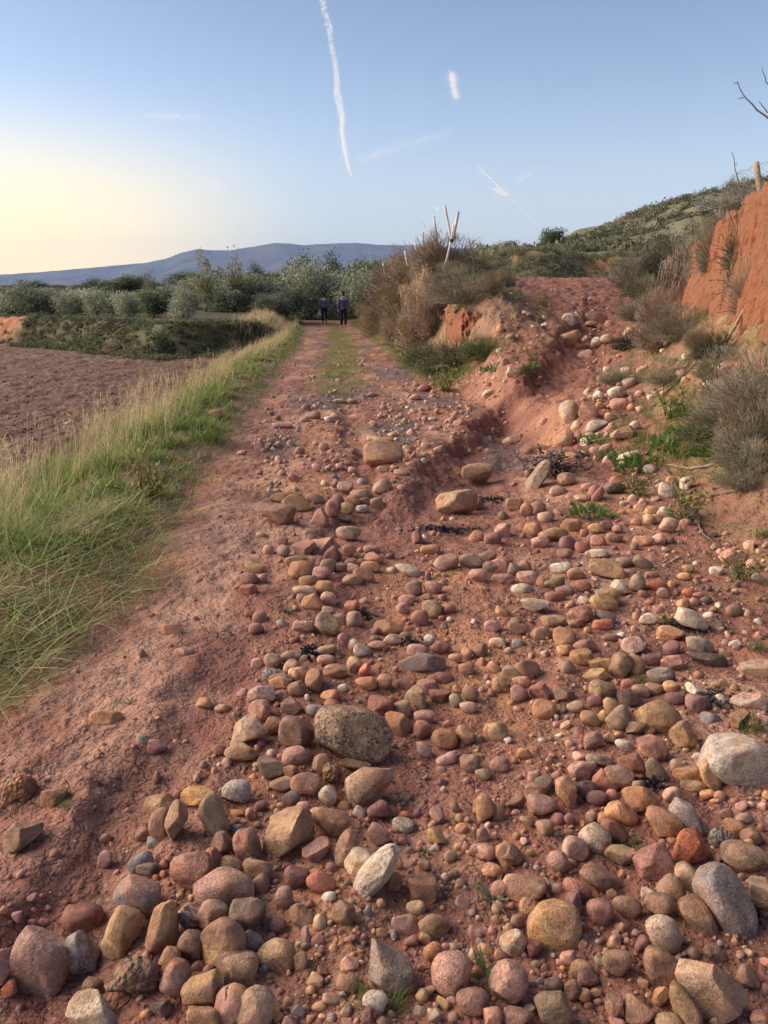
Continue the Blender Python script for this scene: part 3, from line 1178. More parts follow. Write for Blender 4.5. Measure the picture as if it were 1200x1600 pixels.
def seat_all(L, r):
    px = np.array([s['px'] for s in L]); py = np.array([s['py'] for s in L])
    P0, t0 = hit(px, py, height)
    Rm, semi, lift = [], [], []
    for s, t in zip(L, t0):
        a = s['W']/2*t/F*1.10; b = s['H']/2*t/F*1.15
        c = .5*(a+b)*r.uniform(.65, .95)
        ca, sa = math.cos(s['ang']), math.sin(s['ang'])
        X = RIGHT*ca + UPV*sa; Yv = -RIGHT*sa + UPV*ca; Z = np.cross(X, Yv)
        M = np.stack([X, Yv, Z], 1)
        se = np.array([a, b, c]); Rm.append(M); semi.append(se)
        sz = math.sqrt(((M[2]*se)**2).sum())
        lift.append(sz*((.25 if s['traced'] else .10) if 'e' in s['fl'] else r.uniform(.50, .74) if s['traced'] else r.uniform(.30, .62)))
    P, t = hit(px, py, height, np.array(lift))
    for s, M, se, p, t1, tt in zip(L, Rm, semi, P, t, t0):
        s['R'] = M; s['semi'] = se*(t1/tt); s['pos'] = p; s['t'] = t1
seat_all(ST, rs); seat_all(PEB, rs)
ALL = ST + PEB
ALL.sort(key=lambda s: -s['W']*s['H'] - (1e6 if s['label'] else 0))
BIG, SMALL = ALL[:300], ALL[300:]

# ---- materials
def mat_stone(name, kind):
    k = NT(name)
    oi = k.n('ShaderNodeObjectInfo')
    base_ = k.n('ShaderNodeAttribute', attribute_name='tint', attribute_type='OBJECT').outputs['Color']
    sec = k.n('ShaderNodeAttribute', attribute_name='tint_two', attribute_type='OBJECT').outputs['Color']
    co = k.n('ShaderNodeTexCoord').outputs['Object']
    ad = k.n('ShaderNodeVectorMath', operation='ADD'); k.l(co, ad.inputs[0])
    cm = k.n('ShaderNodeCombineXYZ'); k.l(k.math('MULTIPLY', oi.outputs['Random'], 37.0), cm.inputs[0]); k.l(k.math('MULTIPLY', oi.outputs['Random'], 91.0), cm.inputs[1])
    k.l(cm.outputs[0], ad.inputs[1]); v = ad.outputs[0]
    n0 = k.noise(v, 11, 3, .5); n1 = k.noise(v, 34, 6, .62, .6); n2 = k.noise(v, 150, 4, .65); n3 = k.noise(v, 420, 2, .6)
    c = k.mix(k.ramp(n0, .44, .58), base_, sec)
    c = k.mix(k.ramp(n1, .34, .66), k.mix(1.0, c, (.58, .52, .48), 'MULTIPLY'), k.mix(1.0, c, (1.26, 1.24, 1.18), 'MULTIPLY'))
    stain = k.noise(v, 19, 5, .6, 1.0)
    c = k.mix(k.ramp(stain, .54, .64, 0, .45), c, k.mix(1.0, c, (1.15, .80, .52), 'MULTIPLY'))
    c = k.mix(k.ramp(stain, .44, .34, 0, .45), c, k.mix(1.0, c, (1.10, 1.15, 1.22), 'MULTIPLY'))
    c = k.mix(k.ramp(n2, .54, .70, 0, .55), c, k.mix(1.0, c, (1.45, 1.42, 1.36), 'MULTIPLY'))
    c = k.mix(k.ramp(n2, .46, .34, 0, .55), c, k.mix(1.0, c, (.55, .50, .48), 'MULTIPLY'))
    c = k.mix(.10, c, (.36, .175, .13))
    # dried red mud smeared over part of the stone
    mud = k.ramp(k.math('ADD', n1, k.math('MULTIPLY', k.noise(v, 9, 4, .6), .9)), 0.94, 1.12, 0, .62) if kind not in ('lichen', 'quartz') else k.math('MULTIPLY', n1, 0.0)
    c = k.mix(mud, c, (.30, .152, .115))
    h = k.math('ADD', k.math('MULTIPLY', n1, .5), k.math('MULTIPLY', n2, .35)); h = k.math('ADD', h, k.math('MULTIPLY', n3, .16))
    rough = k.ramp(n1, .3, .7, .52, .85)
    if kind in ('speckled', 'lichen'):
        sp = k.vor(v, 210, 'F1'); g = k.vor(v, 210, 'F1', 'Color'); gs = k.n('ShaderNodeSeparateColor'); k.l(g, gs.inputs[0])
        dot = k.math('MULTIPLY', k.ramp(sp, .42, .30), k.ramp(gs.outputs[0], .80, .84))
        c = k.mix(k.math('MULTIPLY', dot, .75), c, (.62, .54, .43))
        dk = k.math('MULTIPLY', k.ramp(sp, .42, .30), k.ramp(gs.outputs[1], .84, .88))
        c = k.mix(k.math('MULTIPLY', dk, .7), c, (.06, .045, .04))
        h = k.math('SUBTRACT', h, k.math('MULTIPLY', dk, .3))
    if kind == 'lichen':
        patch = k.noise(v, 7.5, 3, .6)
        spots = k.ramp(k.math('ADD', k.noise(v, 95, 4, .7), k.math('MULTIPLY', patch, .75)), .82, .96)
        c = k.mix(k.math('MULTIPLY', spots, .88), c, (.045, .038, .034))
        c = k.mix(k.math('MULTIPLY', k.ramp(k.noise(v, 60, 4, .7), .60, .70), k.ramp(patch, .4, .6)), c, (.58, .52, .44))
    if kind == 'quartz':
        vn = k.noise(v, 26, 5, .6, 1.6)
        vein = k.ramp(k.math('ABSOLUTE', k.math('SUBTRACT', vn, .5)), .055, .015)
        c = k.mix(k.math('MULTIPLY', vein, .6), c, (.58, .50, .44))
        c = k.mix(k.ramp(k.noise(v, 17, 4, .6), .58, .70, 0, .6), c, (.56, .48, .42))
    if kind == 'rough':
        pv = k.vor(v, 70, 'F1'); pc = k.vor(v, 70, 'F1', 'Color')
        c = k.mix(.28, c, k.mix(1.0, pc, base_, 'MULTIPLY')); h = k.math('SUBTRACT', h, k.math('MULTIPLY', pv, 1.3))
    k.bsdf(c, rough, .28, k.bump(h, 1.0, .017))
    return k.m
SM = {q: mat_stone('stone_'+q, q) for q in ('plain', 'speckled', 'lichen', 'quartz', 'rough')}
def kind_of(s):
    f = s['fl']
    return 'lichen' if 'l' in f else 'quartz' if 'q' in f else 'rough' if 'f' in f else 'speckled' if 's' in f else 'plain'
def tint(c, r, amt=.10):
    return np.clip(np.array(PAL[c])*(1+r.normal(0, amt))*(1+r.normal(0, 1)*np.array([.03, 0, -.05])), .02, .75)

# ---- labels that single each stone out
def shape_word(s):
    a, b = max(s['W'], s['H']), min(s['W'], s['H']); q = a/b
    if 'e' in s['fl']: return 'half-buried'
    if 'a' in s['fl']: return 'angular'
    return 'elongated' if q > 1.75 else 'oblong' if q > 1.42 else 'oval' if q > 1.16 else 'round'
LM = [s for s in BIG if s['ref']]
def describe():
    groups = {}
    for s in BIG:
        if s['label']: continue
        k = kind_of(s)
        fin = {'speckled': 'speckled ', 'lichen': 'lichen-spotted ', 'quartz': 'white-veined ', 'rough': 'rough ', 'plain': ''}[k]
        cw = WORD[s['col']] + (' and ' + WORD[s['col2']] if s['col2'] and s['col2'] != s['col'] else '')
        m = min(LM, key=lambda q: math.hypot(q['px']-s['px'], (q['py']-s['py'])*1.2))
        dx, dy = s['px']-m['px'], s['py']-m['py']
        rel = ('right of' if dx > 0 else 'left of') if abs(dx) > abs(dy) else ('in front of' if dy > 0 else 'behind')
        s['lm'] = m; s['dist'] = math.hypot(dx, dy)
        groups.setdefault(f'{fin}{cw} {shape_word(s)} stone {rel} {m["ref"]}', []).append(s)
    used = set()
    order = ['nearest it', 'second nearest it', 'third nearest it', 'fourth nearest it', 'fifth nearest it', 'sixth nearest it', 'seventh nearest it', 'eighth nearest it']
    for txt, L in groups.items():
        if len(L) == 1: L[0]['label'] = txt; continue
        L.sort(key=lambda s: s['dist'])
        for i, s in enumerate(L): s['label'] = txt + ', ' + order[min(i, 7)]
describe()

def build_stones():
    for s in BIG:
        r = np.random.default_rng(int(s['px']*131+s['py']*17) % 100000)
        n = 5 if s['W'] > 95 else 4 if s['W'] > 30 else 3
        v, f = stone_shape(n, s['semi'], r, 'a' in s['fl'] or r.random() < .3, 'f' in s['fl'])
        k = kind_of(s); big = s['W']*s['t']/F > .26
        nm = 'boulder' if big else 'cobblestone'
        o = obj(nm, mesh(nm, v, [f], SM[k]))
        M = Matrix(s['R'].tolist()).to_4x4(); M.translation = Vector(s['pos']); o.matrix_world = M
        c = tint(s['col'], r)
        c2 = tint(s['col2'], r) if s['col2'] else c*(1+r.normal(0, .10))*(1+r.normal(0, 1)*np.array([.05, 0, -.09]))
        o['tint'] = [float(q) for q in c]; o['tint_two'] = [float(max(q, .01)) for q in c2]
        tag(o, s['label'], 'boulder' if big else 'stone', 'loose stones washed out over the track')
build_stones()

def mat_pebble(name='pebble', bumpd=.004):
    k = NT(name)
    c = k.n('ShaderNodeAttribute', attribute_name='col').outputs['Color']
    pos = k.n('ShaderNodeNewGeometry').outputs['Position']
    n1 = k.noise(pos, 60, 5, .65); n2 = k.noise(pos, 190, 3, .6)
    c = k.mix(k.ramp(n1, .35, .65), k.mix(1.0, c, (.68, .63, .62), 'MULTIPLY'), k.mix(1.0, c, (1.2, 1.15, 1.1), 'MULTIPLY'))
    c = k.mix(k.ramp(n2, .56, .70, 0, .5), c, k.mix(1.0, c, (1.5, 1.45, 1.4), 'MULTIPLY'))
    c = k.mix(k.ramp(k.noise(pos, 22, 4, .6), .47, .62, 0, .7), c, (.30, .15, .118))
    k.bsdf(c, k.ramp(n1, .3, .7, .6, .9), .28, k.bump(k.math('ADD', n1, k.math('MULTIPLY', n2, .4)), .5, bumpd))
    return k.m

def build_pebbles():
    V, Fc, C = {}, {}, {}
    V, Fa, Cc = [], [], []; off = 0
    for s in SMALL:
        r = np.random.default_rng(int(s['px']*131+s['py']*17) % 100000)
        n = 3 if s['W'] > 17 else 2
        v, f = stone_shape(n, s['semi'], r, 'a' in s['fl'])
        V.append(v @ s['R'].T + s['pos']); Fa.append(f+off); off += len(v)
        Cc.append(np.repeat(tint(s['col'], r, .14)[None], len(v), 0))
    o = obj('pebbles', mesh('pebbles', np.concatenate(V), [np.concatenate(Fa)], mat_pebble(), np.concatenate(Cc)))
    tag(o, 'small rounded pebbles scattered between the larger stones', kind='stuff')
build_pebbles()

def build_grit():
    """clods and grit of the soil's own colour, too many to count"""
    r = np.random.default_rng(5)
    Z = [([(0, 1100), (400, 900), (430, 780), (700, 560), (960, 460), (1000, 650), (1200, 880), (1200, 1600), (0, 1600)], 9000, .011),
         ([(400, 1050), (900, 900), (1200, 1100), (1200, 1600), (300, 1600)], 6500, .010),
         ([(400, 620), (620, 560), (700, 760), (420, 800)], 1600, .022),
         ([(690, 560), (800, 440), (950, 440), (960, 640), (700, 760)], 1800, .030),
         ([(960, 640), (1200, 520), (1200, 900), (1000, 800)], 2200, .022),
         ([(0, 535), (235, 560), (190, 640), (0, 720)], 2600, .05)]
    V, Fa, Cc = [], [], []; off = 0
    d, f = ICO[1]
    for poly, n, dia in Z:
        pa = np.array(poly, float); lo, hi = pa.min(0), pa.max(0)
        px = r.uniform(lo[0], hi[0], n); py = r.uniform(lo[1], hi[1], n)
        k = inside(px, py, poly); px, py = px[k], py[k]
        cl = perlin(px*.018, py*.026, 90)+.4*perlin(px*.06, py*.08, 91); keep = cl > r.uniform(-.5, .45, len(cl)); px, py = px[keep], py[keep]
        P, t = hit(px, py, height, -.002)
        D = np.minimum(dia*np.exp(r.normal(-.3, .5, len(px))), dia*3)
        G, _ = ground_colour(P[:, 0], P[:, 1], P[:, 2])
        for i in range(len(px)):
            v = d*(1+r.normal(0, .16, (len(d), 1)))*np.array([D[i], D[i]*r.uniform(.6, 1), D[i]*r.uniform(.4, .75)])/2
            a = r.uniform(0, 6.3); ca, sa = math.cos(a), math.sin(a)
            v = v @ np.array([[ca, sa, 0], [-sa, ca, 0], [0, 0, 1]])
            V.append(v + P[i]); Fa.append(f+off); off += len(v)
            q = r.random()
            c = G[i]*r.uniform(.75, 1.35) if q < .86 else np.array((.5, .42, .36)) if q < .92 else np.array((.05, .04, .04))
            Cc.append(np.repeat(np.clip(c, .01, .7)[None], len(v), 0))
    o = obj('gravel', mesh('gravel', np.concatenate(V), [np.concatenate(Fa)], mat_pebble('gravel', .002), np.concatenate(Cc), smooth=True))
    tag(o, 'crumbs of red earth and grit over the track', kind='stuff')
build_grit()
# ---------------------------------------------------------------- grass
def mat_leafy(name, trans=.35, rough=.7, vary=.25, attr=True, color=(.1, .1, .05), spec=.25):
    k = NT(name)
    if attr: c = k.n('ShaderNodeAttribute', attribute_name='col').outputs['Color']
    else:
        r_ = k.n('ShaderNodeRGB'); r_.outputs[0].default_value = (*color, 1); c = r_.outputs[0]
    oi = k.n('ShaderNodeObjectInfo')
    hs = k.n('ShaderNodeHueSaturation'); k.l(c, hs.inputs['Color'])
    k.l(k.ramp(oi.outputs['Random'], 0, 1, 1-vary, 1+vary), hs.inputs['Value'])
    p = k.n('ShaderNodeBsdfPrincipled'); k.l(hs.outputs[0], p.inputs['Base Color']); p.inputs['Roughness'].default_value = rough
    p.inputs['Specular IOR Level'].default_value = spec
    t = k.n('ShaderNodeBsdfTranslucent'); k.l(hs.outputs[0], t.inputs['Color'])
    m = k.n('ShaderNodeMixShader'); m.inputs[0].default_value = trans
    k.l(p.outputs[0], m.inputs[1]); k.l(t.outputs[0], m.inputs[2]); k.l(m.outputs[0], k.out.inputs['Surface'])
    return k.m
M_GRASS = mat_leafy('grass_blade', .35, .6, 0)
M_LEAF = mat_leafy('leaf', .42, .55, .12)
M_TWIG = mat_leafy('twig', .0, .9, .12, spec=.1)

def blades(P, h, w, lean, az, bend, c0, c1, segs=3, r=rng):
    """arrays: root P (n,3), height, width, lean (0 up..1 flat), azimuth of lean, bend; colours at root and tip"""
    n = len(P); V = []; C = []; w = np.broadcast_to(np.asarray(w, float), (n,))
    face = az + np.pi/2 + r.normal(0, .6, n)
    sx, sy = np.cos(face), np.sin(face)
    ux, uy = np.cos(az), np.sin(az)
    for i in range(segs+1):
        s = i/segs
        a = np.clip(lean + bend*s, 0, 1.9)*np.pi/2*.9
        if i == 0: pos = P.copy()
        else:
            a2 = np.clip(lean + bend*(s-.5/segs), 0, 1.9)*np.pi/2*.9
            st = h/segs
            pos = pos + np.stack([ux*np.sin(a2)*st, uy*np.sin(a2)*st, np.cos(a2)*st], 1)
        ww = w*(1-.85*s**1.5)/2
        off = np.stack([sx*ww, sy*ww, 0*ww], 1)
        V += [pos-off, pos+off]
        c = c0 + (c1-c0)*s
        C += [c, c]
    V = np.stack(V, 1); C = np.stack(C, 1); m = 2*(segs+1)
    b = (np.arange(n)*m)[:, None]
    F_ = [np.concatenate([b+2*i, b+2*i+1, b+2*i+3, b+2*i+2], 1) for i in range(segs)]
    return V.reshape(-1, 3), np.concatenate(F_), C.reshape(-1, 3)

def join(parts):
    V, F_, C = [], [], []; off = 0
    for v, f, c in parts:
        V.append(v); F_.append(f+off); C.append(c); off += len(v)
    return np.concatenate(V), np.concatenate(F_), np.concatenate(C)

def onground(x, y, dz=-.01): return np.stack([x, y, height(x, y)+dz], 1)
def cvar(base, n, r, amt=.2, hue=.08):
    return np.clip(np.array(base)[None]*(1+r.normal(0, amt, (n, 1)))*(1+r.normal(0, hue, (n, 3))), .01, .8)
GREEN = (.125, .190, .042); GREEN2 = (.235, .315, .075); OLIVE = (.29, .275, .11); STRAW = (.50, .40, .22); BLOND = (.52, .395, .235)

def build_verge():
    r = np.random.default_rng(11)
    green, dry, lain = [], [], []
    for y0, y1, dens, wmul, hm in ((1.0, 3.2, 3400, 1.15, 1), (3.2, 6.5, 3600, 1.15, 1), (6.5, 12, 2400, 1.5, .85), (12, 26, 1300, 2.3, .66), (26, 56, 460, 4.4, .62)):
        n = int(dens*(y1-y0)*2.9)
        y = r.uniform(y0, y1, n); d = r.uniform(-.12, 2.8, n)
        edge = .16*perlin(y*1.6, y*0, 101) + .10*perlin(y*5, y*0+3, 102)
        x = XL(y) - d
        clump = fbm(x*2.2, y*1.6, 3, 103); cl2 = fbm(x*.8, y*.6, 2, 104)
        dd = d + edge
        # long green grass, with low gaps and tussocks
        near = y < 4.4
        keep = (dd > .0) & (r.random(n) < np.clip(.06+1.0*ss(.05, .5, dd)*(.36+1.2*clump), 0, 1)*(1-.75*ss(1.7, 2.6, d)))
        keep &= r.random(n) < np.where(y < 2.6, .75, 1)
        k = np.where(keep)[0]; m = len(k)
        hh = (.10 + .30*ss(.15, 1.1, dd[k])*(.45+.95*clump[k].clip(-.6, 1)))*r.uniform(.4, 1.25, m)*hm
        hh = hh*np.where(y[k] < 3.9, .52+.5*ss(-.1, .5, cl2[k]), 1.0)
        ln = np.clip(r.normal(.26, .20, m) + np.where(y[k] < 3.8, .16, 0), 0, 1)
        az = r.uniform(0, 6.28, m)
        farmix = ss(10, 22, y[k])*ss(.3, .9, dd[k])
        c0 = cvar(GREEN, m, r); c1 = cvar(GREEN2, m, r)
        ol = (r.random(m) < .30 + .4*farmix)[:, None]; c1 = np.where(ol, cvar(OLIVE, m, r), c1)
        st = (r.random(m) < .10+.25*farmix)[:, None]; c1 = np.where(st, cvar(STRAW, m, r), c1); c0 = np.where(st, cvar(OLIVE, m, r), c0)
        green.append(blades(onground(x[k], y[k]), hh, .0066*wmul*np.where(r.random(m) < .12, 2.0, 1)*r.uniform(.5, 1.5, m), ln, az, r.uniform(.3, 1.0, m), c0, c1, 4 if y0 < 6 else 3, r))
        # tall dry stems
        pd = ss(.55, 1.35, dd)*(1-.55*ss(2.0, 2.8, d))*np.clip(.30+1.9*cl2+.9*clump, .03, 1)*ss(3.9, 4.9, y)
        pd = pd + .75*ss(16, 26, y)*ss(.35, .9, dd)*(1-.5*ss(1.9, 2.8, d))*np.clip(.7+1.2*clump, .1, 1.3)
        k = np.where(r.random(n) < np.where(y > 6.2, .17, .30)*pd)[0]; m = len(k)
        hh = (.44 + .30*clump[k].clip(-.5, 1))*r.uniform(.6, 1.3, m)*np.where(y[k] > 12, .68, np.where(y[k] > 7, .82, 1))
        az = r.normal(.5, .9, m)
        dry.append(blades(onground(x[k], y[k]), hh, .0042*wmul*r.uniform(.6, 1.3, m), np.clip(r.normal(.14, .10, m), 0, .6), az, r.uniform(.05, .45, m), cvar(STRAW, m, r)*.8, cvar(BLOND, m, r), 3, r))
        if y0 < 12:                                              # seed heads
            q = k[r.random(m) < .22]; mm = len(q)
            if mm:
                hq = .62*r.uniform(.8, 1.25, mm); top = onground(x[q], y[q]); aq = r.normal(.4, .7, mm); lq = .16
                top = top + np.stack([np.cos(aq)*np.sin(lq*1.4)*hq, np.sin(aq)*np.sin(lq*1.4)*hq, np.cos(lq*1.4)*hq], 1)
                dry.append(blades(onground(x[q], y[q]), hq*1.02, .003*wmul, np.full(mm, lq), aq, np.zeros(mm), cvar(STRAW, mm, r), cvar(BLOND, mm, r), 2, r))
                for _ in range(5):
                    dry.append(blades(top - np.array([0, 0, .02*_]), np.full(mm, .055), .005*wmul*np.ones(mm), r.uniform(.1, .6, mm), r.uniform(0, 6.3, mm), r.uniform(.1, .6, mm), cvar(STRAW, mm, r), cvar(BLOND, mm, r), 2, r))
    # flattened straw and long blades lying near the photographer
    n = 9500
    y = r.uniform(1.2, 5.2, n); d = r.uniform(-.25, 1.3, n); x = XL(y)-d
    edge = .20*perlin(y*2.0, y*0, 105) + .12*perlin(x*6, y*6, 106)
    k = np.where((d+edge > -.02) & (r.random(n) < .85*(1-.5*ss(.7, 1.3, d))))[0]; m = len(k)
    c = np.where((r.random(m) < .45)[:, None], cvar(STRAW, m, r), cvar(OLIVE, m, r))
    c = np.where((r.random(m) < .35)[:, None], cvar(GREEN2, m, r)*1.1, c)
    P = onground(x[k], y[k], .004); P[:, 2] += r.uniform(0, .05, m)
    lain.append(blades(P, r.uniform(.10, .36, m), .0042*r.uniform(.6, 1.4, m), r.uniform(.72, .98, m), r.uniform(0, 6.28, m), r.uniform(.02, .25, m), c, c*1.15, 4, r))
    v, f, c = join(green); o = obj('verge_grass', mesh('verge_grass', v, [f], M_GRASS, c)); tag(o, 'green grass along the edge of the track', kind='stuff')
    v, f, c = join(dry); o = obj('dry_grass', mesh('dry_grass', v, [f], M_GRASS, c)); tag(o, 'tall blond dry grass on the verge', kind='stuff')
    v, f, c = join(lain); o = obj('flattened_grass', mesh('flattened_grass', v, [f], M_GRASS, c)); tag(o, 'flattened straw and grass at the verge edge', kind='stuff')
build_verge()

def build_low_grass():
    r = np.random.default_rng(12); parts = []
    # strip in the middle of the lower track
    n = 95000; y = 10.5*np.exp(r.uniform(0, np.log(52/10.5), n)); x = TRACKMID(y) + r.normal(0, .27, n)
    b = fbm(x*2.2, y*1.3, 3, 110); k = (b > r.uniform(-.6, .4, n)) & (y > 12); x, y = x[k], y[k]; n = len(x)
    parts.append(blades(onground(x, y), r.uniform(.02, .07, n), .004*np.sqrt(y/6), np.clip(r.normal(.4, .2, n), 0, 1), r.uniform(0, 6.3, n), r.uniform(.2, .8, n), cvar((.17, .18, .055), n, r), cvar((.30, .29, .10), n, r), 2, r))
    # both shoulders of the track, foot of the mound
    n = 30000; y = 9*np.exp(r.uniform(0, np.log(55/9), n)); x = XA(y) + r.normal(-.02, .22, n) + .15
    b = fbm(x*2.0, y*1.0, 3, 111); k = (b > r.uniform(-.5, .5, n)) & (y > 13); x, y = x[k], y[k]; n = len(x)
    parts.append(blades(onground(x, y), r.uniform(.05, .32, n), .005*np.sqrt(y/6), np.clip(r.normal(.3, .2, n), 0, 1), r.uniform(0, 6.3, n), r.uniform(.2, .8, n), cvar(GREEN, n, r), cvar(np.where((r.random(n) < .5)[:, None], OLIVE, GREEN2)[0], n, r), 3, r))
    # mossy patches on the ramp and sparse grass on the right bank
    for poly, m, hmax in (([(800, 480), (870, 475), (885, 540), (850, 590), (805, 590), (790, 530)], 5000, .07),
                          ([(960, 640), (1200, 560), (1200, 740), (1120, 760), (930, 720)], 15000, .12),
                          ([(1040, 820), (1200, 860), (1200, 1010), (1060, 960)], 500, .07),
                          ([(970, 520), (1090, 460), (1130, 520), (1060, 610), (980, 600)], 9000, .12),
                          ([(640, 560), (690, 530), (790, 530), (780, 575), (690, 600)], 5000, .22),
                          ([(270, 640), (350, 640), (360, 700), (280, 700)], 1200, .10),
                          ([(0, 540), (230, 560), (200, 640), (0, 660)], 1500, .05)):
        a = np.array(poly, float); lo, hi = a.min(0), a.max(0)
        px = r.uniform(lo[0], hi[0], m*2); py = r.uniform(lo[1], hi[1], m*2); k = inside(px, py, poly)
        k &= perlin(px*.03, py*.04, 112) + .5*perlin(px*.1, py*.12, 113) > r.uniform(-.3, .5, len(px))
        P, t = hit(px[k], py[k], height, -.005); n = len(P)
        parts.append(blades(P, r.uniform(.2, 1, n)*hmax, .0035*np.sqrt(t/4), np.clip(r.normal(.4, .25, n), 0, 1), r.uniform(0, 6.3, n), r.uniform(.2, .8, n), cvar(GREEN, n, r), cvar((.25, .23, .09), n, r), 2, r))
    v, f, c = join(parts); o = obj('low_grass', mesh('low_grass', v, [f], M_GRASS, c)); tag(o, 'short yellowish grass in the middle of the track and on the bare banks', kind='stuff')
build_low_grass()

# ---------------------------------------------------------------- twigs, shrubs, trees
def tubes(paths, radii, cols, sides=3):
    """paths (n, k, 3), radii (n, k), cols (n,3)"""
    n, k, _ = paths.shape
    T = np.gradient(paths, axis=1); T /= np.linalg.norm(T, axis=2, keepdims=True)+1e-9
    ref = np.where(np.abs(T[..., 2:3]) > .8, np.array([1., 0, 0]), np.array([0, 0, 1.]))
    A = np.cross(T, ref); A /= np.linalg.norm(A, axis=2, keepdims=True)+1e-9; B = np.cross(T, A)
    V = np.stack([paths + radii[..., None]*(math.cos(q)*A+math.sin(q)*B) for q in np.arange(sides)*2*np.pi/sides], 2)
    V = V.reshape(-1, 3)
    b = (np.arange(n)*k*sides)[:, None, None] + (np.arange(k-1)*sides)[None, :, None]
    s = np.arange(sides)[None, None]; s2 = (s+1) % sides
    F_ = np.stack([b+s, b+s2, b+sides+s2, b+sides+s], -1).reshape(-1, 4)
    C = np.repeat(cols, k*sides, 0)
    return V, F_, C

def grow(n, r, origin_r, length, spread, droop, wig=.10, k=6, up=1.0):
    a = r.uniform(0, 2*np.pi, n); rad = np.sqrt(r.random(n))*origin_r
    p0 = np.stack([np.cos(a)*rad, np.sin(a)*rad, 0*a], 1)
    az = a + r.normal(0, .7, n); el = np.clip(r.normal(up, spread, n), -.2, 1.57)
    d = np.stack([np.cos(az)*np.cos(el), np.sin(az)*np.cos(el), np.sin(el)], 1)
    L = length*r.uniform(.45, 1.1, n)
    P = [p0]
    for i in range(1, k):
        d = d + r.normal(0, wig, (n, 3)); d[:, 2] -= droop*i/k; d /= np.linalg.norm(d, axis=1, keepdims=True)
        P.append(P[-1] + d*(L/(k-1))[:, None])
    return np.stack(P, 1)

def twigs_off(paths, m, r, length, wig=.15, k=4, lo=.3):
    n, kk, _ = paths.shape
    i = r.integers(0, n, m); t = r.uniform(lo, 1, m)*(kk-1.001); j = t.astype(int); f = (t-j)[:, None]
    p = paths[i, j]*(1-f)+paths[i, j+1]*f; d = paths[i, j+1]-paths[i, j]; d /= np.linalg.norm(d, axis=1, keepdims=True)+1e-9
    d = d + r.normal(0, .55, (m, 3)); d /= np.linalg.norm(d, axis=1, keepdims=True)
    L = length*r.uniform(.4, 1.1, m); P = [p]
    for q in range(1, k):
        d = d + r.normal(0, wig, (m, 3)); d /= np.linalg.norm(d, axis=1, keepdims=True)
        P.append(P[-1]+d*(L/(k-1))[:, None])
    return np.stack(P, 1)

def leaves(cent, size, r, c, aspect=.35, flat=.0, up=None):
    """one small bent quad per centre"""
    n = len(cent)
    d = r.normal(size=(n, 3)); d[:, 2] = d[:, 2]*(1-flat) + (0 if up is None else up); d /= np.linalg.norm(d, axis=1, keepdims=True)
    q = r.normal(size=(n, 3)); s = np.cross(d, q); s /= np.linalg.norm(s, axis=1, keepdims=True)+1e-9
    L = (size*r.uniform(.6, 1.25, n))[:, None]; W = L*aspect
    V = np.stack([cent, cent+d*L*.5+s*W*.5, cent+d*L, cent+d*L*.5-s*W*.5], 1).reshape(-1, 3)
    b = (np.arange(n)*4)[:, None]
    return V, np.concatenate([b, b+1, b+2, b+3], 1), np.repeat(c, 4, 0)

# dry twiggy shrub: bare stems below, thin pale-brown twigs above, few leaves
def shrub_mesh(name, seed, h, wid, stems, twn, col, leafn=0, leafc=(.1, .1, .05), leafs=.03, spread=.45, droop=.1, thick=.0046, up=1.15):
    r = np.random.default_rng(seed)
    P = grow(stems, r, wid*.16, h*1.0, spread, droop, .12, 6, up)
    P[..., 0] *= wid/h*.9; P[..., 1] *= wid/h*.9
    parts = []
    tp = np.linspace(1, .35, P.shape[1])[None]
    parts.append(tubes(P, thick*1.5*tp*np.ones((stems, 1)), cvar(np.array(col)*.8, stems, r, .18)))
    # short twigs through an uneven dome
    n = twn*2
    d = r.normal(size=(n, 3)); d[:, 2] = np.abs(d[:, 2])*.9+.02; d /= np.linalg.norm(d, axis=1, keepdims=True)
    lob = 1 + .34*sum(np.sin(d @ (r.normal(size=3)*2.6)+r.uniform(0, 6.3)) for _ in range(4))/1.6
    nc = 75; dc = d[:nc]; lc = lob[:nc]; ci = r.integers(0, nc, n)
    c0 = dc*((r.random(nc)**.5)*lc*.80)[:, None]*np.array([wid*.5, wid*.5, h*.92])
    p0 = c0[ci] + r.normal(0, 1, (n, 3))*np.array([.075*wid, .075*wid, .07*h]); p0[:, 2] = np.abs(p0[:, 2])
    d = p0/np.array([wid*.5, wid*.5, h*.92]); d /= np.linalg.norm(d, axis=1, keepdims=True)+1e-6
    dr = d + r.normal(0, .45, (n, 3)) + np.array([0, 0, .5]); dr /= np.linalg.norm(dr, axis=1, keepdims=True)
    L = h*r.uniform(.06, .17, n)
    T2 = np.stack([p0, p0+dr*(L*.5)[:, None]+r.normal(0, .006, (n, 3)), p0+dr*L[:, None]+r.normal(0, .012, (n, 3))], 1)
    cl = r.uniform(.72, 1.3, nc)[ci]
    parts.append(tubes(T2, thick*.75*np.linspace(1, .5, 3)[None]*np.ones((n, 1)), cvar(np.array(col)*1.1, n, r, .2)*cl[:, None]))
    if leafn:
        i = r.integers(0, len(T2), leafn*2); j = r.integers(0, 3, leafn*2)
        parts.append(leaves(T2[i, j]+r.normal(0, .014, (leafn*2, 3)), leafs, r, cvar(leafc, leafn*2, r, .22)*cl[i][:, None], .4))
    V, F_, C = join(parts)
    return mesh(name, V, [F_], M_TWIG if not leafn else M_LEAF, C)

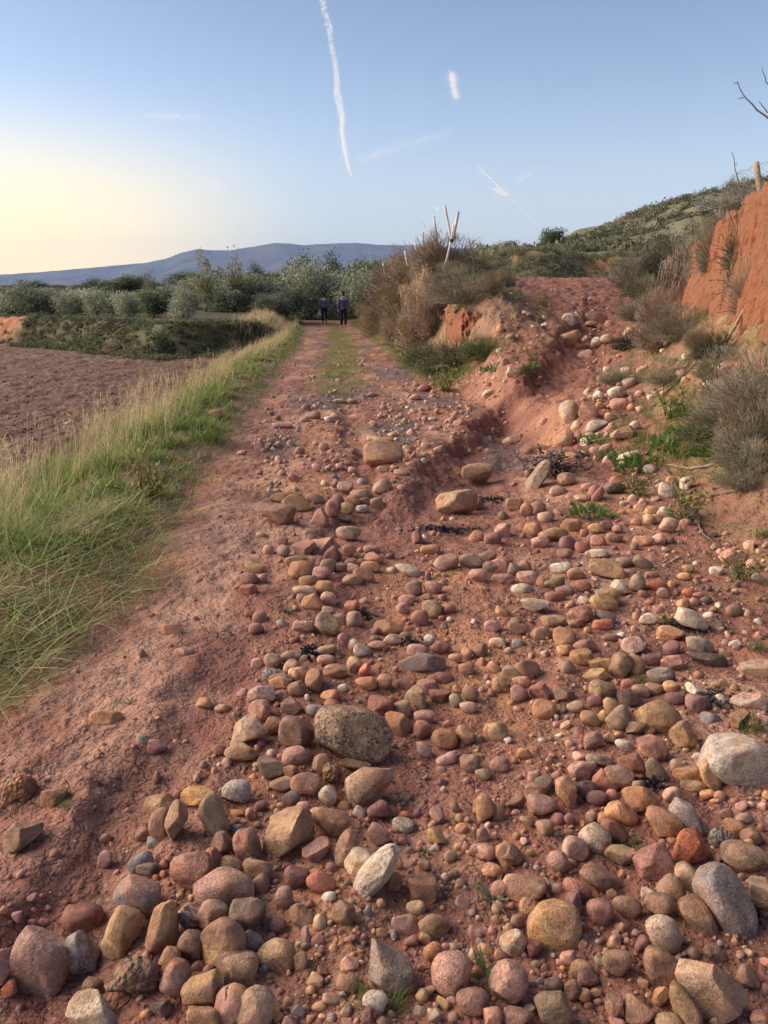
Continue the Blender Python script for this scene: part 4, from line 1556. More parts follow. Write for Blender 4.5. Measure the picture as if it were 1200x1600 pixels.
BROWN = (.36, .265, .20); TANT = (.44, .34, .23); GREYT = (.33, .285, .215); GREYG = (.19, .18, .12); DKG = (.080, .092, .050)
SH = dict(
 dry=shrub_mesh('dry_shrub', 1, 1.0, 1.0, 240, 2300, BROWN, 2600, (.40, .30, .225), .026, .42),
 dry2=shrub_mesh('dry_shrub', 2, 1.0, 1.0, 220, 2100, (.39, .295, .215), 3200, (.45, .35, .25), .026, .6, .2),
 tan=shrub_mesh('dry_shrub', 3, 1.0, .9, 260, 2000, TANT, 1800, (.46, .38, .24), .03, .35),
 grey=shrub_mesh('grey_shrub', 4, 1.0, 1.25, 240, 2300, GREYT, 4200, (.31, .30, .20), .024, .5),
 green=shrub_mesh('green_shrub', 5, 1.0, 1.2, 160, 1500, (.12, .10, .06), 6000, (.20, .235, .095), .036, .55),
 dark=shrub_mesh('dark_shrub', 6, 1.0, 1.2, 140, 1200, (.10, .08, .06), 8500, DKG, .036, .55),
 bare=shrub_mesh('bare_shrub', 7, 1.0, 1.3, 150, 1500, (.36, .30, .24), 700, (.28, .26, .16), .025, .6, .15, .0045),
)
def put(kind, p, h, wx=1.0, rz=None, label=None, cat='shrub', group=None, tilt=(0, 0), name=None):
    o = obj(name or {'dry': 'dry_shrub', 'dry2': 'dry_shrub', 'tan': 'dry_shrub', 'grey': 'grey_shrub', 'green': 'green_shrub', 'dark': 'dark_shrub', 'bare': 'bare_shrub'}[kind], SH[kind], None, p)
    o.scale = (h*wx, h*wx, h); o.rotation_euler = (tilt[0], tilt[1], random.uniform(0, 6.28) if rz is None else rz)
    return tag(o, label, cat, group)
def shrub_px(kind, px, py_base, ptop, wpx, label, group, depth=None, tilt=(0, 0), sink=.05):
    """stand a shrub where a pixel meets the ground (or at a given distance) with the height the photograph gives it"""
    if depth is None: p, t = at(px, py_base)
    else:
        d = ray(px, py_base)[0]; t = depth; p = EYE + d*t; p[2] = float(height(p[0], p[1]))
    hpx = project(p)[1][()] if np.ndim(project(p)[1]) == 0 else project(p)[1]
    h = max((float(hpx)-ptop)/F*t, .12)
    wd = wpx/F*t
    p = p.copy(); p[2] -= sink*h
    return put(kind, p, h, wd/h*1.02, None, label, 'shrub', group, tilt)

GM = 'dry shrubs crowding the mound beside the track'
for q in [
 ('dry', 690, 432, 366, 95, 'tallest brown bush, bristling on the crown of the mound behind the crossed stakes'),
 ('tan', 672, 440, 385, 60, 'blond twiggy bush on the mound crown, merging with the tall brown one'),
 ('dry2', 640, 440, 388, 80, 'low brown bush sloping down the track side of the mound crown'),
 ('dry', 612, 470, 412, 78, 'brown bush halfway down the track side of the mound'),
 ('dry2', 655, 545, 428, 84, 'big rounded brown bush hanging over the front of the mound'),
 ('dry', 678, 520, 440, 56, 'dark brown bush wedged between the hanging bush and the bare clay'),
 ('tan', 625, 505, 435, 70, 'wide blond bush behind the hanging one, above the track edge'),
 ('dry', 598, 500, 445, 62, 'brown bush lowest on the far end of the mound'),
 ('tan', 590, 525, 470, 60, 'pale straw-coloured bush at the foot of the mound beside the wheel rut'),
 ('tan', 618, 538, 490, 54, 'second straw-coloured bush at the mound foot, nearer the hanging bush'),
 ('grey', 728, 472, 424, 90, 'broad grey-green bush on the mound shoulder above the bare clay'),
 ('grey', 705, 455, 415, 60, 'grey-green bush right under the crossed stakes'),
 ('tan', 768, 455, 418, 34, 'small blond tussock at the ramp side of the mound'),
 ('green', 745, 425, 392, 60, 'low green bush behind the thin dark stake'),
 ('grey', 778, 447, 412, 44, 'small grey bush where the mound meets the top of the ramp'),
 ('green', 712, 432, 402, 56, 'green leafy growth around the foot of the crossed stakes'),
 ('green', 668, 572, 528, 70, 'low green weeds at the foot of the mound below the brown bushes'),
 ('green', 708, 580, 520, 84, 'bushy green weeds below the bare clay of the mound'),
 ('green', 752, 560, 520, 60, 'leafy green weeds beside the pale mound boulder'),
 ('grey', 690, 590, 545, 44, 'thin grey weed standing behind the pale mound boulder'),
 ]: shrub_px(*q, GM)
GB = 'shrubs on the clay bank'
for q in [
 ('bare', 1178, 650, 560, 90, 'tallest tangled grey thorn bush at the foot of the orange clay face'),
 ('tan', 1148, 700, 620, 70, 'straw-coloured bush in front of the tallest thorn bush'),
 ('grey', 1120, 665, 600, 60, 'small grey bush under the thorn bush, above the green weeds'),
 ('green', 1100, 690, 640, 70, 'low green leafy bush among the weeds below the clay face'),
 ('green', 1195, 720, 640, 80, 'olive-green bush cut off by the picture edge, below the thorn bushes'),
 ('bare', 1176, 445, 372, 60, 'dead brown twigs clinging to the clay face beside the leaning branch', GB, 8.9),
 ('dark', 985, 545, 505, 46, 'dark low bush beside the head of the gully'),
 ('grey', 965, 600, 570, 44, 'small grey weed bush on the bare slope above the whitish gully boulder'),
 ('grey', 1045, 600, 560, 60, 'grey bush on the slope below the hanging roots'),
 ('tan', 1085, 545, 505, 40, 'pale tussock at the corner of the clay face'),
 ('grey', 1180, 730, 630, 90, 'grey-green bush in front of the tangled thorn bush'),
 ('dark', 1118, 560, 505, 62, 'small dark green bush against the foot of the clay face'),
 ('grey', 1120, 590, 545, 60, 'grey bush just below the small dark green one'),
 ('dry', 1030, 545, 455, 80, 'brown bush spilling down the slope under the hanging roots'),
 ('grey', 1062, 530, 480, 70, 'grey bush between the hanging roots and the clay face'),
 ('bare', 1094, 392, 350, 44, 'grey dead growth hanging over the upper corner of the clay face', GB, 12.4),
 ('bare', 1128, 372, 330, 44, 'wisp of dead growth hanging over the rim, halfway along the clay face', GB, 11.2),
 ('dark', 1172, 340, 302, 46, 'dark ivy-like growth hanging over the rim under the fence post', GB, 9.35),
 ('bare', 1190, 640, 520, 120, 'grey leafless thorn behind the tangled one at the foot of the clay face'),
 ('dry', 1130, 640, 575, 80, 'low brown bush between the leaning branch and the thorn bush'),
 ('grey', 1165, 760, 690, 70, 'low grey weed bush below the grey-green one'),
 ('grey', 1010, 500, 440, 70, 'grey bush under the bright green one at the head of the ramp'),
 ('green', 1005, 462, 408, 56, 'bright green bush on the bank at the head of the ramp'),
 ('bare', 985, 448, 392, 50, 'bare pinkish twigs rising behind the bright green bush'),
 ('tan', 1065, 410, 372, 60, 'blond grass tussock on the rim of the clay face', GB, 14.6),
 ('dark', 1100, 392, 352, 56, 'dark evergreen bush on the rim of the clay face', GB, 12.6),
 ('bare', 1090, 398, 348, 50, 'bare grey twigs hanging at the rim of the clay face', GB, 13.0),
 ('dark', 1178, 312, 282, 60, 'dark green bush around the foot of the fence post', GB, 9.5),
 ('grey', 1140, 325, 300, 60, 'grey twiggy bush beside the bare sapling on the bank top', GB, 10.9),
 ('dark', 1040, 395, 350, 54, 'dark bush behind the rim of the clay face', GB, 17.5),
 ]: shrub_px(*(q if len(q) > 6 else (*q, GB)))
# ---------------------------------------------------------------- trees
def crown_mesh(name, seed, rx, rz, nclump, nleaf, col, size, col2=None, upright=.4, lumpy=.28):
    """leafy crown about its own centre: leaf-sized faces in uneven clumps through the volume"""
    r = np.random.default_rng(seed)
    d = r.normal(size=(nclump, 3)); d /= np.linalg.norm(d, axis=1, keepdims=True)
    lob = 1 + lumpy*sum(np.sin(d @ (r.normal(size=3)*2.2)+r.uniform(0, 6.3)) for _ in range(4))/2
    rad = (r.random(nclump)**.38)*lob
    c = d*rad[:, None]*np.array([rx, rx, rz])
    c[:, 2] = np.maximum(c[:, 2], -rz*.72)
    per = nleaf//nclump
    cs = r.uniform(.15, .27, nclump)*rx
    cen = np.repeat(c, per, 0) + r.normal(size=(nclump*per, 3))*np.repeat(cs, per)[:, None]*np.array([1, 1, .85])
    shade = np.repeat(r.uniform(.70, 1.30, nclump), per)
    cc = cvar(col, len(cen), r, .2)*shade[:, None]
    if col2 is not None:
        m = r.random(len(cen)) < .3; cc[m] = cvar(col2, m.sum(), r, .2)
    v, f, k = leaves(cen, size*1.45, r, cc, .46, 0, upright)
    return mesh(name, v, [f], M_LEAF, k)

def trunk_mesh(name, seed, h, rad, limbs, reach, col=(.115, .095, .08)):
    r = np.random.default_rng(seed)
    k = 7; t = np.linspace(0, 1, k)
    paths = [np.stack([.08*h*np.sin(t*2+seed), .06*h*np.cos(t*1.7+seed)-.06*h, -.15+t*(h+.15)], 1)]
    radii = [rad*(1.35-.75*t)]
    for i in range(limbs):
        a = r.uniform(0, 6.28); s = paths[0][r.integers(2, k)]
        e = s + np.array([math.cos(a)*reach, math.sin(a)*reach, reach*r.uniform(.7, 1.4)])
        paths.append(s[None]*(1-t)[:, None] + e[None]*t[:, None] + np.stack([0*t, 0*t, .12*reach*np.sin(t*3.1)], 1)); radii.append(rad*.55*(1-.8*t))
    v, f, c = tubes(np.stack(paths), np.stack(radii), cvar(col, len(paths), r, .1), 6)
    return mesh(name, v, [f], M_TWIG, c)

OLV = (.20, .22, .135); OLV2 = (.31, .325, .235); DOLV = (.125, .148, .080); SAGE = (.31, .33, .235)
CROWN = {'olive': [crown_mesh('crown', 20+i, 1.0, .92, 90, 5200, OLV, .105, OLV2, .7) for i in range(4)],
         'sage': [crown_mesh('crown', 30+i, 1.0, .95, 90, 5000, SAGE, .10, (.21, .215, .16), .8) for i in range(3)],
         'dark': [crown_mesh('crown', 40+i, 1.0, .95, 90, 5000, DOLV, .11, (.08, .09, .045), .4) for i in range(3)],
         'thin': [crown_mesh('crown', 50+i, .9, 1.0, 46, 1500, (.15, .14, .075), .10, (.2, .17, .10), .5, .4) for i in range(2)]}
TRUNK = [trunk_mesh('trunk', 3+i, 1.0, .12, 5, .55) for i in range(4)]
NT_ = [0]
def tree(kind, x, y, h, wd, label, group, name='olive_tree'):
    """h: total height, wd: crown width in metres"""
    i = NT_[0]; NT_[0] += 1
    z = float(height(x, y))
    t = empty(name, (x, y, z)); tag(t, label, 'tree', group)
    tr = obj('trunk', TRUNK[i % 4], t); th = h*.42; tr.scale = (h*.30, h*.30, th)
    cr = obj('crown', CROWN[kind][i % len(CROWN[kind])], t)
    ch = h*1.06; cr.location = (0, 0, h*.47); cr.scale = (wd/2, wd/2, ch/2/.92*.92); cr.rotation_euler = (0, 0, i*1.7)
    return t
def tree_px(kind, px, ptop, wpx, depth, label, group, name='olive_tree', pbase=None):
    d = ray(px, 458)[0]*depth + EYE; x, y = d[0], d[1]
    z = float(height(x, y))
    g = project(np.array([x, y, z])); h = (float(g[1])-ptop)/F*depth
    return tree(kind, x, y, max(h, .6), wpx/F*depth, label, group, name)

GO = 'olive trees of the grove beyond the field'
k = ['sage', 'olive', 'olive', 'sage']
row1 = [('olive', 18, 455, 34, 42, 'olive at the very end of the front row, beyond the red clay scar'), ('olive', 47, 445, 58, 41, 'large rounded olive above the red clay scar in the field bank'), ('olive', 88, 458, 38, 41, 'low olive beside the large rounded one on the terrace'),
        ('sage', 108, 458, 48, 40, 'pale sprawling olive leaning over the terrace edge'), ('sage', 150, 455, 40, 39, 'pale olive third along the terrace, between two darker ones'), ('olive', 172, 460, 44, 38.5, 'olive with a squared-off crown in the front terrace row'), ('sage', 200, 458, 44, 37, 'silvery dome-shaped olive in the middle of the front row'),
        ('dark', 238, 452, 50, 35.5, 'dark-centred olive near the grassy corner of the terrace'), ('sage', 283, 458, 40, 33.5, 'small pale olive with a clear stem at the terrace corner')]
for q in row1: tree_px(*q, 'front row of olives on the field terrace')
big = [('olive', 345, 428, 76, 52, 'tall ragged olive behind the bare saplings'), ('olive', 392, 432, 84, 47, 'broad dark olive behind the blond verge grass'), ('dark', 440, 438, 70, 50, 'dense dark olive beside the walker with the bag'), ('sage', 478, 446, 56, 57, 'olive right behind the walker with the bag'),
       ('sage', 520, 442, 60, 60, 'pale olive seen between the two walkers'), ('olive', 560, 450, 52, 58, 'olive closing the bend of the track beyond the second walker'), ('sage', 585, 455, 44, 63, 'pale olive half hidden by the far end of the mound'), ('olive', 420, 458, 50, 45, 'low olive skirting the verge beside the walkers')]
for q in big: tree_px(*q, 'olives at the bend of the track')
rr = np.random.default_rng(77)
def top_line(px): return np.interp(px, [-80, 0, 60, 120, 200, 260, 300, 340, 420, 480, 540, 600, 640], [450, 449, 444, 442, 436, 445, 438, 430, 424, 417, 412, 410, 412])
rank = {'sage': 'silver-leaved', 'olive': 'grey-green', 'dark': 'dark green'}
for j, (dep, off, n) in enumerate([(46, 11, 17), (60, 6, 18), (82, 3, 18), (110, 0, 18)]):
    for i in range(n):
        px = -40 + (690/n)*(i+.5+.35*rr.normal())
        if dep < 60 and 462 < px < 575: continue
        kd = ['sage', 'olive', 'olive', 'dark'][rr.integers(4)] if j < 2 else ['dark', 'olive', 'dark', 'olive'][rr.integers(4)]
        top = top_line(px) + off*2.2 + rr.normal(0, 5.0)
        tree_px(kd, px, top, rr.uniform(.85, 1.25)*(64-9*j), dep+rr.normal(0, 2.5), f'{rank[kd]} olive tree in the {["second", "third", "fourth", "farthest"][j]} row of the crowded grove', f'{["second", "third", "fourth", "farthest"][j]} row of the grove, {rank[kd]}')
for px, top, wd, dep, lab in [(203, 430, 50, 88, 'tall dark round tree standing above the olives of the grove'), (292, 428, 54, 92, 'dark spreading pine-like tree on the skyline left of the bare saplings'), (470, 411, 60, 110, 'dark evergreen on the skyline straight above the walker with the bag'), (575, 408, 60, 105, 'dark evergreen on the skyline nearest the white stakes')]:
    tree_px('dark', px, top, wd, dep, lab, 'dark trees on the skyline of the grove', 'evergreen_tree')
for px, top, wd, dep, lab in [(322, 412, 40, 45, 'half-bare sapling with wispy yellowish twigs beside the grove'), (368, 403, 34, 45.5, 'tallest half-bare sapling, its twigs against the blue mountain'), (300, 448, 40, 42, 'short bare brownish tree at the terrace corner'), (236, 428, 26, 60, 'grey leafless tree poking above the olives')]:
    t = tree_px('thin', px, top, wd, dep, lab, 'half-bare saplings', 'bare_sapling')
for px, top, wd, dep, lab in [(757, 386, 40, 45, 'olive on the upper terrace behind the thin dark stake'), (790, 380, 46, 46, 'wide olive on the upper terrace beside the top of the ramp'), (815, 384, 34, 50, 'smaller olive on the upper terrace, right of the wide one'), (735, 390, 30, 44, 'small olive on the upper terrace just behind the mound')]:
    tree_px('olive', px, top, wd, dep, lab, 'olives on the upper terrace')
tree_px('dark', 858, 357, 40, 78, 'lone dark round tree on the skyline of the hill', None, 'evergreen_tree')

# scrub of the hillside and of the field bank, one uncountable cover each
def cover(name, pts, rmin, rmax, per, cols, size, label, seed, squash=.6):
    r = np.random.default_rng(seed); n = len(pts)
    rad = r.uniform(rmin, rmax, n)*r.uniform(.6, 1.2, n)
    cen = np.repeat(pts, per, 0); dd = r.normal(size=cen.shape); dd /= np.linalg.norm(dd, axis=1, keepdims=True); dd[:, 2] = np.abs(dd[:, 2])
    cen = cen + dd*(r.random(len(cen))**.4*np.repeat(rad, per))[:, None]*np.array([1, 1, squash*1.3])
    pn = perlin(pts[:, 0]*.13, pts[:, 1]*.09, 140)+.5*perlin(pts[:, 0]*.4, pts[:, 1]*.3, 141)
    ci = np.where(pn > .28, len(cols)-1, r.integers(0, len(cols), n)); base_ = np.array(cols)[ci]*r.uniform(.75, 1.3, n)[:, None]
    c = np.repeat(base_, per, 0)*(1+r.normal(0, .15, (len(cen), 1)))
    v, f, k = leaves(cen, size, r, np.clip(c, .01, .6), .5, 0, .5)
    o = obj(name, mesh(name, v, [f], M_LEAF, k)); tag(o, label, kind='stuff')
r = np.random.default_rng(9)
x = r.uniform(3, 75, 9000); y = 37*np.exp(r.uniform(0, np.log(100/37), 9000)); m = fbm(x*.16, y*.10, 3, 49) + .4*perlin(x*.5, y*.4, 130) > r.uniform(-1.0, .5, len(x)); x, y = x[m], y[m]; m = np.abs(x/y) < .62; x, y = x[m], y[m]
cover('hillside_scrub', onground(x, y, -.1), .30, 1.0, 64, [(.10, .105, .06), (.15, .15, .09), (.19, .18, .11), (.22, .20, .13), (.065, .075, .042)], .26, 'low dark scrub covering the hillside', 1, .62)
x = r.uniform(3.0, 20, 900); y = 33.9+r.uniform(0, 2.2, 900)
m = np.abs(x/y) < .62; x, y = x[m], y[m]
cover('bank_scrub', onground(x, y, -.05), .15, .42, 60, [(.19, .19, .115), (.13, .14, .075), (.24, .21, .13), (.16, .17, .085)], .09, 'grey-green growth along the terrace bank behind the ramp', 2)
x = r.uniform(-28, -3.6, 2600); y = YB(x) + r.uniform(-.8, 2.6, 2600); m = perlin(x*.5, y*.5, 150)+.6*perlin(x*1.7, y*1.7, 151) > r.uniform(-1.7, .1, len(x)); x, y = x[m], y[m]
m = (x > -16.8) | (r.random(len(x)) < .05) | (y-YB(x) > 2.2) | (y-YB(x) < -.2); x, y = x[m], y[m]
m = x < XL(y)-1.4; x, y = x[m], y[m]
cover('field_bank_scrub', onground(x, y, -.05), .05, .34, 55, [(.10, .12, .05), (.17, .165, .085), (.075, .08, .05), (.13, .16, .06), (.10, .085, .06)], .09, 'weeds and bramble covering the bank at the end of the field', 3)
x = r.uniform(-.2, 3.4, 1000); y = r.uniform(15.6, 46, 1000); m = (x > XA(y)+.1) & (x < XA(y)+2.4) & (x < 1.2+y*.10); x, y = x[m], y[m]
cover('mound_scrub', onground(x, y, -.03), .10, .36, 90, [(.25, .19, .13), (.19, .18, .10), (.15, .165, .075), (.29, .23, .155)], .06, 'low dry growth covering the mound between its bushes', 4)
x = r.uniform(4.2, 13, 1500); y = r.uniform(7, 30, 1500); m = (x > XC(y)+.32) & (x/y < .7); x, y = x[m], y[m]
cover('bank_top_scrub', onground(x, y, -.03), .06, .24, 60, [(.25, .20, .125), (.19, .18, .10), (.11, .12, .065), (.29, .235, .15)], .05, 'dry growth on top of the clay bank', 5)
# ---------------------------------------------------------------- stakes, fence, branches
def plain(name, col, rough=.6, spec=.3, var=.12, scale=20, bump_=.3):
    k = NT(name); co = k.n('ShaderNodeTexCoord').outputs['Object']; n = k.noise(co, scale, 5, .6)
    c = k.mix(k.ramp(n, .3, .7), tuple(q*(1-var) for q in col), tuple(min(1, q*(1+var)) for q in col))
    k.bsdf(c, rough, spec, k.bump(n, bump_, .01)); return k.m
M_WHITE = plain('weathered_white_plastic', (.62, .57, .53), .5, .3, .15, 12)
M_MAUVE = plain('faded_grey_plastic', (.43, .385, .38), .5, .3, .12, 12)
M_DARKS = plain('dark_stake', (.085, .070, .060), .8)
M_GREENP = plain('green_stake', (.03, .22, .14), .6)
M_BLACK = plain('black_tie', (.02, .02, .02), .6)
M_WOOD = plain('post_wood', (.30, .215, .15), .85, .15, .25, 30, .6)
M_WIRE = plain('wire', (.22, .22, .22), .5, .4)

def pt(px, py, t): return EYE + ray(px, py)[0]*t
def tube_mesh(name, pts, rad, mat, sides=10, caps=True):
    pts = np.array(pts, float); rad = np.broadcast_to(np.asarray(rad, float), (len(pts),))
    v, f, c = tubes(pts[None], rad[None], np.ones((1, 3)), sides)
    fl = [f]
    if caps:
        n = len(v); v = np.vstack([v, pts[0], pts[-1]])
        s = np.arange(sides); s2 = (s+1) % sides; e = (len(pts)-1)*sides
        fl += [np.stack([s2, s, np.full(sides, n)], 1), np.stack([e+s, e+s2, np.full(sides, n+1)], 1)]
    return mesh(name, v, fl, mat)
def stake(a, b, t, rad, mat, label, group=None, sink=.25, name='stake', t2=None):
    p, q = pt(*a, t), pt(*b, t2 or t); d = (p-q)/np.linalg.norm(p-q); p2 = p + d*sink
    o = obj(name, tube_mesh(name, [p2*(1-s)+q*s - p2 for s in np.linspace(0, 1, 6)], rad, mat), None, p2)
    return tag(o, label, 'stake', group)
GS = 'stakes standing on the mound'
s1 = stake((694, 421), (716, 331), 19.0, [.028]*6, M_WHITE, 'white stake leaning right, the taller leg of the crossed pair, bound with a black tie', GS)
pb = pt(694, 421, 19.0); base_l = Vector(s1.location)
sl_ = obj('sleeve', tube_mesh('sleeve', [pt(706.2, 376, 18.95)-s1.location, pt(709.5, 352, 18.95)-s1.location], .043, M_MAUVE), s1)
tie = obj('tie', tube_mesh('tie', [pt(705.6, 377.5, 18.95)-s1.location, pt(706.4, 374.5, 18.95)-s1.location], .050, M_BLACK), s1)
up_ = obj('upper_pole', tube_mesh('upper_pole', [pt(708.6, 370, 18.93)-s1.location, pt(716.3, 331, 18.93)-s1.location], .036, M_MAUVE), s1)
stake((705, 372), (694.6, 321), 19.1, .030, M_MAUVE, 'greyish stake leaning left, crossing the white one to make a V', GS, .1)
stake((684, 380), (677.5, 338), 19.6, .026, M_MAUVE, 'single greyish stake leaning left out of the tall brown bush', GS, .6)
stake((661, 384), (660.5, 363), 21, .024, M_MAUVE, 'short upright stake poking out of the tall brown bush', GS, .8)
stake((650, 392), (649, 374), 22, .022, M_MAUVE, 'shortest grey stake on the track side of the tall brown bush', GS, .8)
stake((635.5, 412), (632.5, 392), 24, .020, M_WHITE, 'thin white stake lowest on the track slope of the mound crown', GS, .05)
stake((743, 422), (732, 371), 18.5, [.02, .018, .016, .014, .012, .010], M_DARKS, 'thin dark stake leaning left on the ramp side of the mound', GS, .3)
stake((604, 438), (598, 410), 40, .045, M_WHITE, 'white stake beyond the mound, farthest along the track', GS, 1.2)
stake((615, 431), (611, 416), 38, .05, M_WHITE, 'white stake with a slanting green one across its foot', GS, 1.2)
stake((617, 429), (613.5, 416), 38.4, .04, M_WHITE, 'white stake close beside the one crossed by green', GS, 1.2)
stake((613, 421), (598, 397), 37.5, .03, M_GREENP, 'slanting green stake beyond the mound', GS, .4)

# fence post with wire netting on the bank top
pz = pt(1188, 302, 9.7); top = pt(1181.5, 254, 9.7)
fp = obj('fence_post', tube_mesh('fence_post', [pz*(1-s)+top*s-pz for s in np.linspace(-.6, 1, 8)], [.038, .038, .037, .036, .036, .035, .035, .034], M_WOOD, 12), None, pz); tag(fp, 'rough wooden fence post on top of the clay bank', 'post')
def netting():
    r = np.random.default_rng(3); P = []; R_ = []
    def surf(u, v):
        # u 0..1 along the fence, v 0..1 upwards: the net sags away from the post
        px = 1085 + u*215; tp = np.interp(px, [1085, 1110, 1150, 1181, 1200, 1300], [312, 300, 275, 257, 252, 235]); bt = np.interp(px, [1085, 1120, 1181, 1300], [330, 325, 306, 290])
        t = np.interp(px, [1085, 1181, 1300], [12.0, 9.7, 7.6])
        q = bt + (tp-bt)*v
        return np.stack([pt(a, b, c) for a, b, c in zip(np.ravel(px), np.ravel(q), np.ravel(t))])
    n = 26; s = np.linspace(0, 1, 12)
    for i in range(-6, n+6):
        for sg in (1, -1):
            u = (i + sg*s*5)/n
            k = (u >= 0) & (u <= 1)
            if k.sum() < 3: continue
            u2 = np.linspace(u[k].min(), u[k].max(), 12); v2 = np.interp(u2, u[::sg] if sg > 0 else u[::-1], s if sg > 0 else s[::-1])
            p = surf(u2, v2) + r.normal(0, .010, (12, 3)); P.append(p); R_.append(np.full(12, .0022))
    for v in (0, 1.0):
        P.append(surf(np.linspace(0, 1, 12), np.full(12, v))); R_.append(np.full(12, .003))
    v, f, c = tubes(np.stack(P), np.stack(R_), np.ones((len(P), 3)), 3)
    o = obj('wire_netting', mesh('wire_netting', v, [f], M_WIRE)); tag(o, 'sagging wire netting strung past the wooden post on the bank', 'fence')
netting()

M_BARK = plain('bark', (.135, .105, .090), .9, .1, .3, 40, .7)
M_BARKP = plain('pale_bark', (.30, .225, .17), .9, .1, .25, 40, .6)
def spline(pts, n=14):
    pts = np.array(pts, float); t = np.linspace(0, len(pts)-1, n); k = np.arange(len(pts))
    p = np.stack([np.interp(t, k, pts[:, i]) for i in range(3)], 1)
    q = p.copy(); q[1:-1] = .25*p[:-2]+.5*p[1:-1]+.25*p[2:]
    return q
def branchy(name, chains, mat, label, cat, sides=6, r=None):
    """chains: list of (points, radius start, radius end)"""
    r = r or np.random.default_rng(1); parts = []
    org = np.array(chains[0][0][0])
    for pts, a, b in chains:
        p = spline(pts) - org; p[1:-1] += r.normal(0, .15*a+.002, p[1:-1].shape)
        parts.append(tubes(p[None], np.linspace(a, b, len(p))[None], np.ones((1, 3)), sides))
    v, f, c = join(parts)
    o = obj(name, mesh(name, v, [f], mat), None, org); return tag(o, label, cat)
T = 8.2
branchy('bare_tree', [([pt(1345, 420, T), pt(1335, 330, T), pt(1310, 270, T)], .04, .025), ([pt(1310, 270, T), pt(1260, 232, T), pt(1200, 184, T), pt(1178, 168, T), pt(1162, 150, T), pt(1154, 132, T), pt(1152, 126, T)], .013, .003),
        ([pt(1154, 130, T), pt(1146, 129, T)], .005, .002), ([pt(1162, 152, T), pt(1153, 154, T)], .005, .002), ([pt(1225, 204, T), pt(1200, 175, T), pt(1190, 164, T), pt(1187, 158, T)], .008, .003),
        ([pt(1310, 270, T), pt(1260, 200, T), pt(1212, 150, T), pt(1200, 134, T), pt(1193, 118, T), pt(1191, 106, T)], .012, .003), ([pt(1325, 300, T), pt(1340, 220, T), pt(1335, 120, T)], .03, .006)],
        M_BARK, 'bare tree reaching thin leafless branches over the bank from beyond it', 'tree')
branchy('bare_sapling', [([pt(1163, 318, 10.4), pt(1157, 295, 10.4), pt(1150, 268, 10.4), pt(1143.5, 238, 10.4)], .012, .004), ([pt(1151, 272, 10.4), pt(1163, 264, 10.4)], .005, .002), ([pt(1155, 291, 10.4), pt(1140, 287, 10.4), pt(1129, 284, 10.4)], .005, .002), ([pt(1149, 258, 10.4), pt(1152, 253, 10.4)], .004, .002)],
        M_BARK, 'single bare sapling standing on the bank top beside the fence post', 'sapling')

def lie(pxs, lift=.012):
    out = []
    for a, b in pxs:
        p, t = at(a, b); p = p.copy(); p[2] += lift; out.append(p)
    return out
BR = [
 ([(1088, 570), (1060, 596), (1030, 626)], .018, .010, M_BARK, 'straight dark stick lying down the slope beneath the clay face'),
 ([(1161, 703), (1122, 726), (1082, 736), (1040, 729)], .016, .008, M_BARKP, 'long pale curved branch lying among the green weeds'),
 ([(1040, 738), (1052, 752), (1063, 776)], .016, .009, M_BARK, 'short dark stick at the lower edge of the green weeds'),
 ([(1100, 777), (1140, 771), (1180, 768)], .009, .005, M_BARK, 'thin stick lying across the mossy slope below the weeds'),
 ([(1165, 728), (1185, 740), (1200, 746)], .008, .004, M_BARKP, 'thin pale twig beneath the grey-green bush'),
 ([(1010, 712), (1020, 694), (1025, 683)], .010, .006, M_BARK, 'small dark twig standing in the weeds by the gully stones'),
 ([(1068, 790), (1086, 812), (1098, 838), (1120, 856)], .016, .004, M_BARK, 'exposed dark root trailing down the bank edge'),
 ([(950, 1255), (985, 1285), (1022, 1312)], .0032, .0016, M_BARK, 'thin dark twig lying over the cobbles beside the red-purple one'),
 ([(836, 1462), (855, 1482), (882, 1502)], .003, .0015, M_BARK, 'thin dark twig curving under the golden cobble'),
 ([(1062, 1540), (1062, 1480), (1070, 1440)], .0022, .0012, M_BARKP, 'pale dry stalk standing beside the big tan boulder'),
 ([(440, 1040), (425, 1070), (400, 1095)], .004, .002, M_BARK, 'thin dark twig lying over the orange cobbles near the channel'),
 ([(985, 1565), (1010, 1580), (1030, 1598)], .003, .0014, M_BARKP, 'pale dry stalk on the soil at the very front'),
]
for i, (px, a, b, m, lab) in enumerate(BR):
    q = lie(px, a*1.1)
    branchy('fallen_branch', [(q, a, b)], m, lab, 'branch', 6, np.random.default_rng(i))
p0, t0_ = at(1118, 566); q0 = pt(1196, 432, 8.75)
branchy('fallen_branch', [([p0, p0*.6+q0*.4+np.array([-.02, -.03, .03]), q0], .022, .014), ([p0*.45+q0*.55, p0*.45+q0*.55+np.array([.10, -.05, .28])], .008, .003)], M_BARKP, 'thick pale branch leaning up against the orange clay face', 'branch')

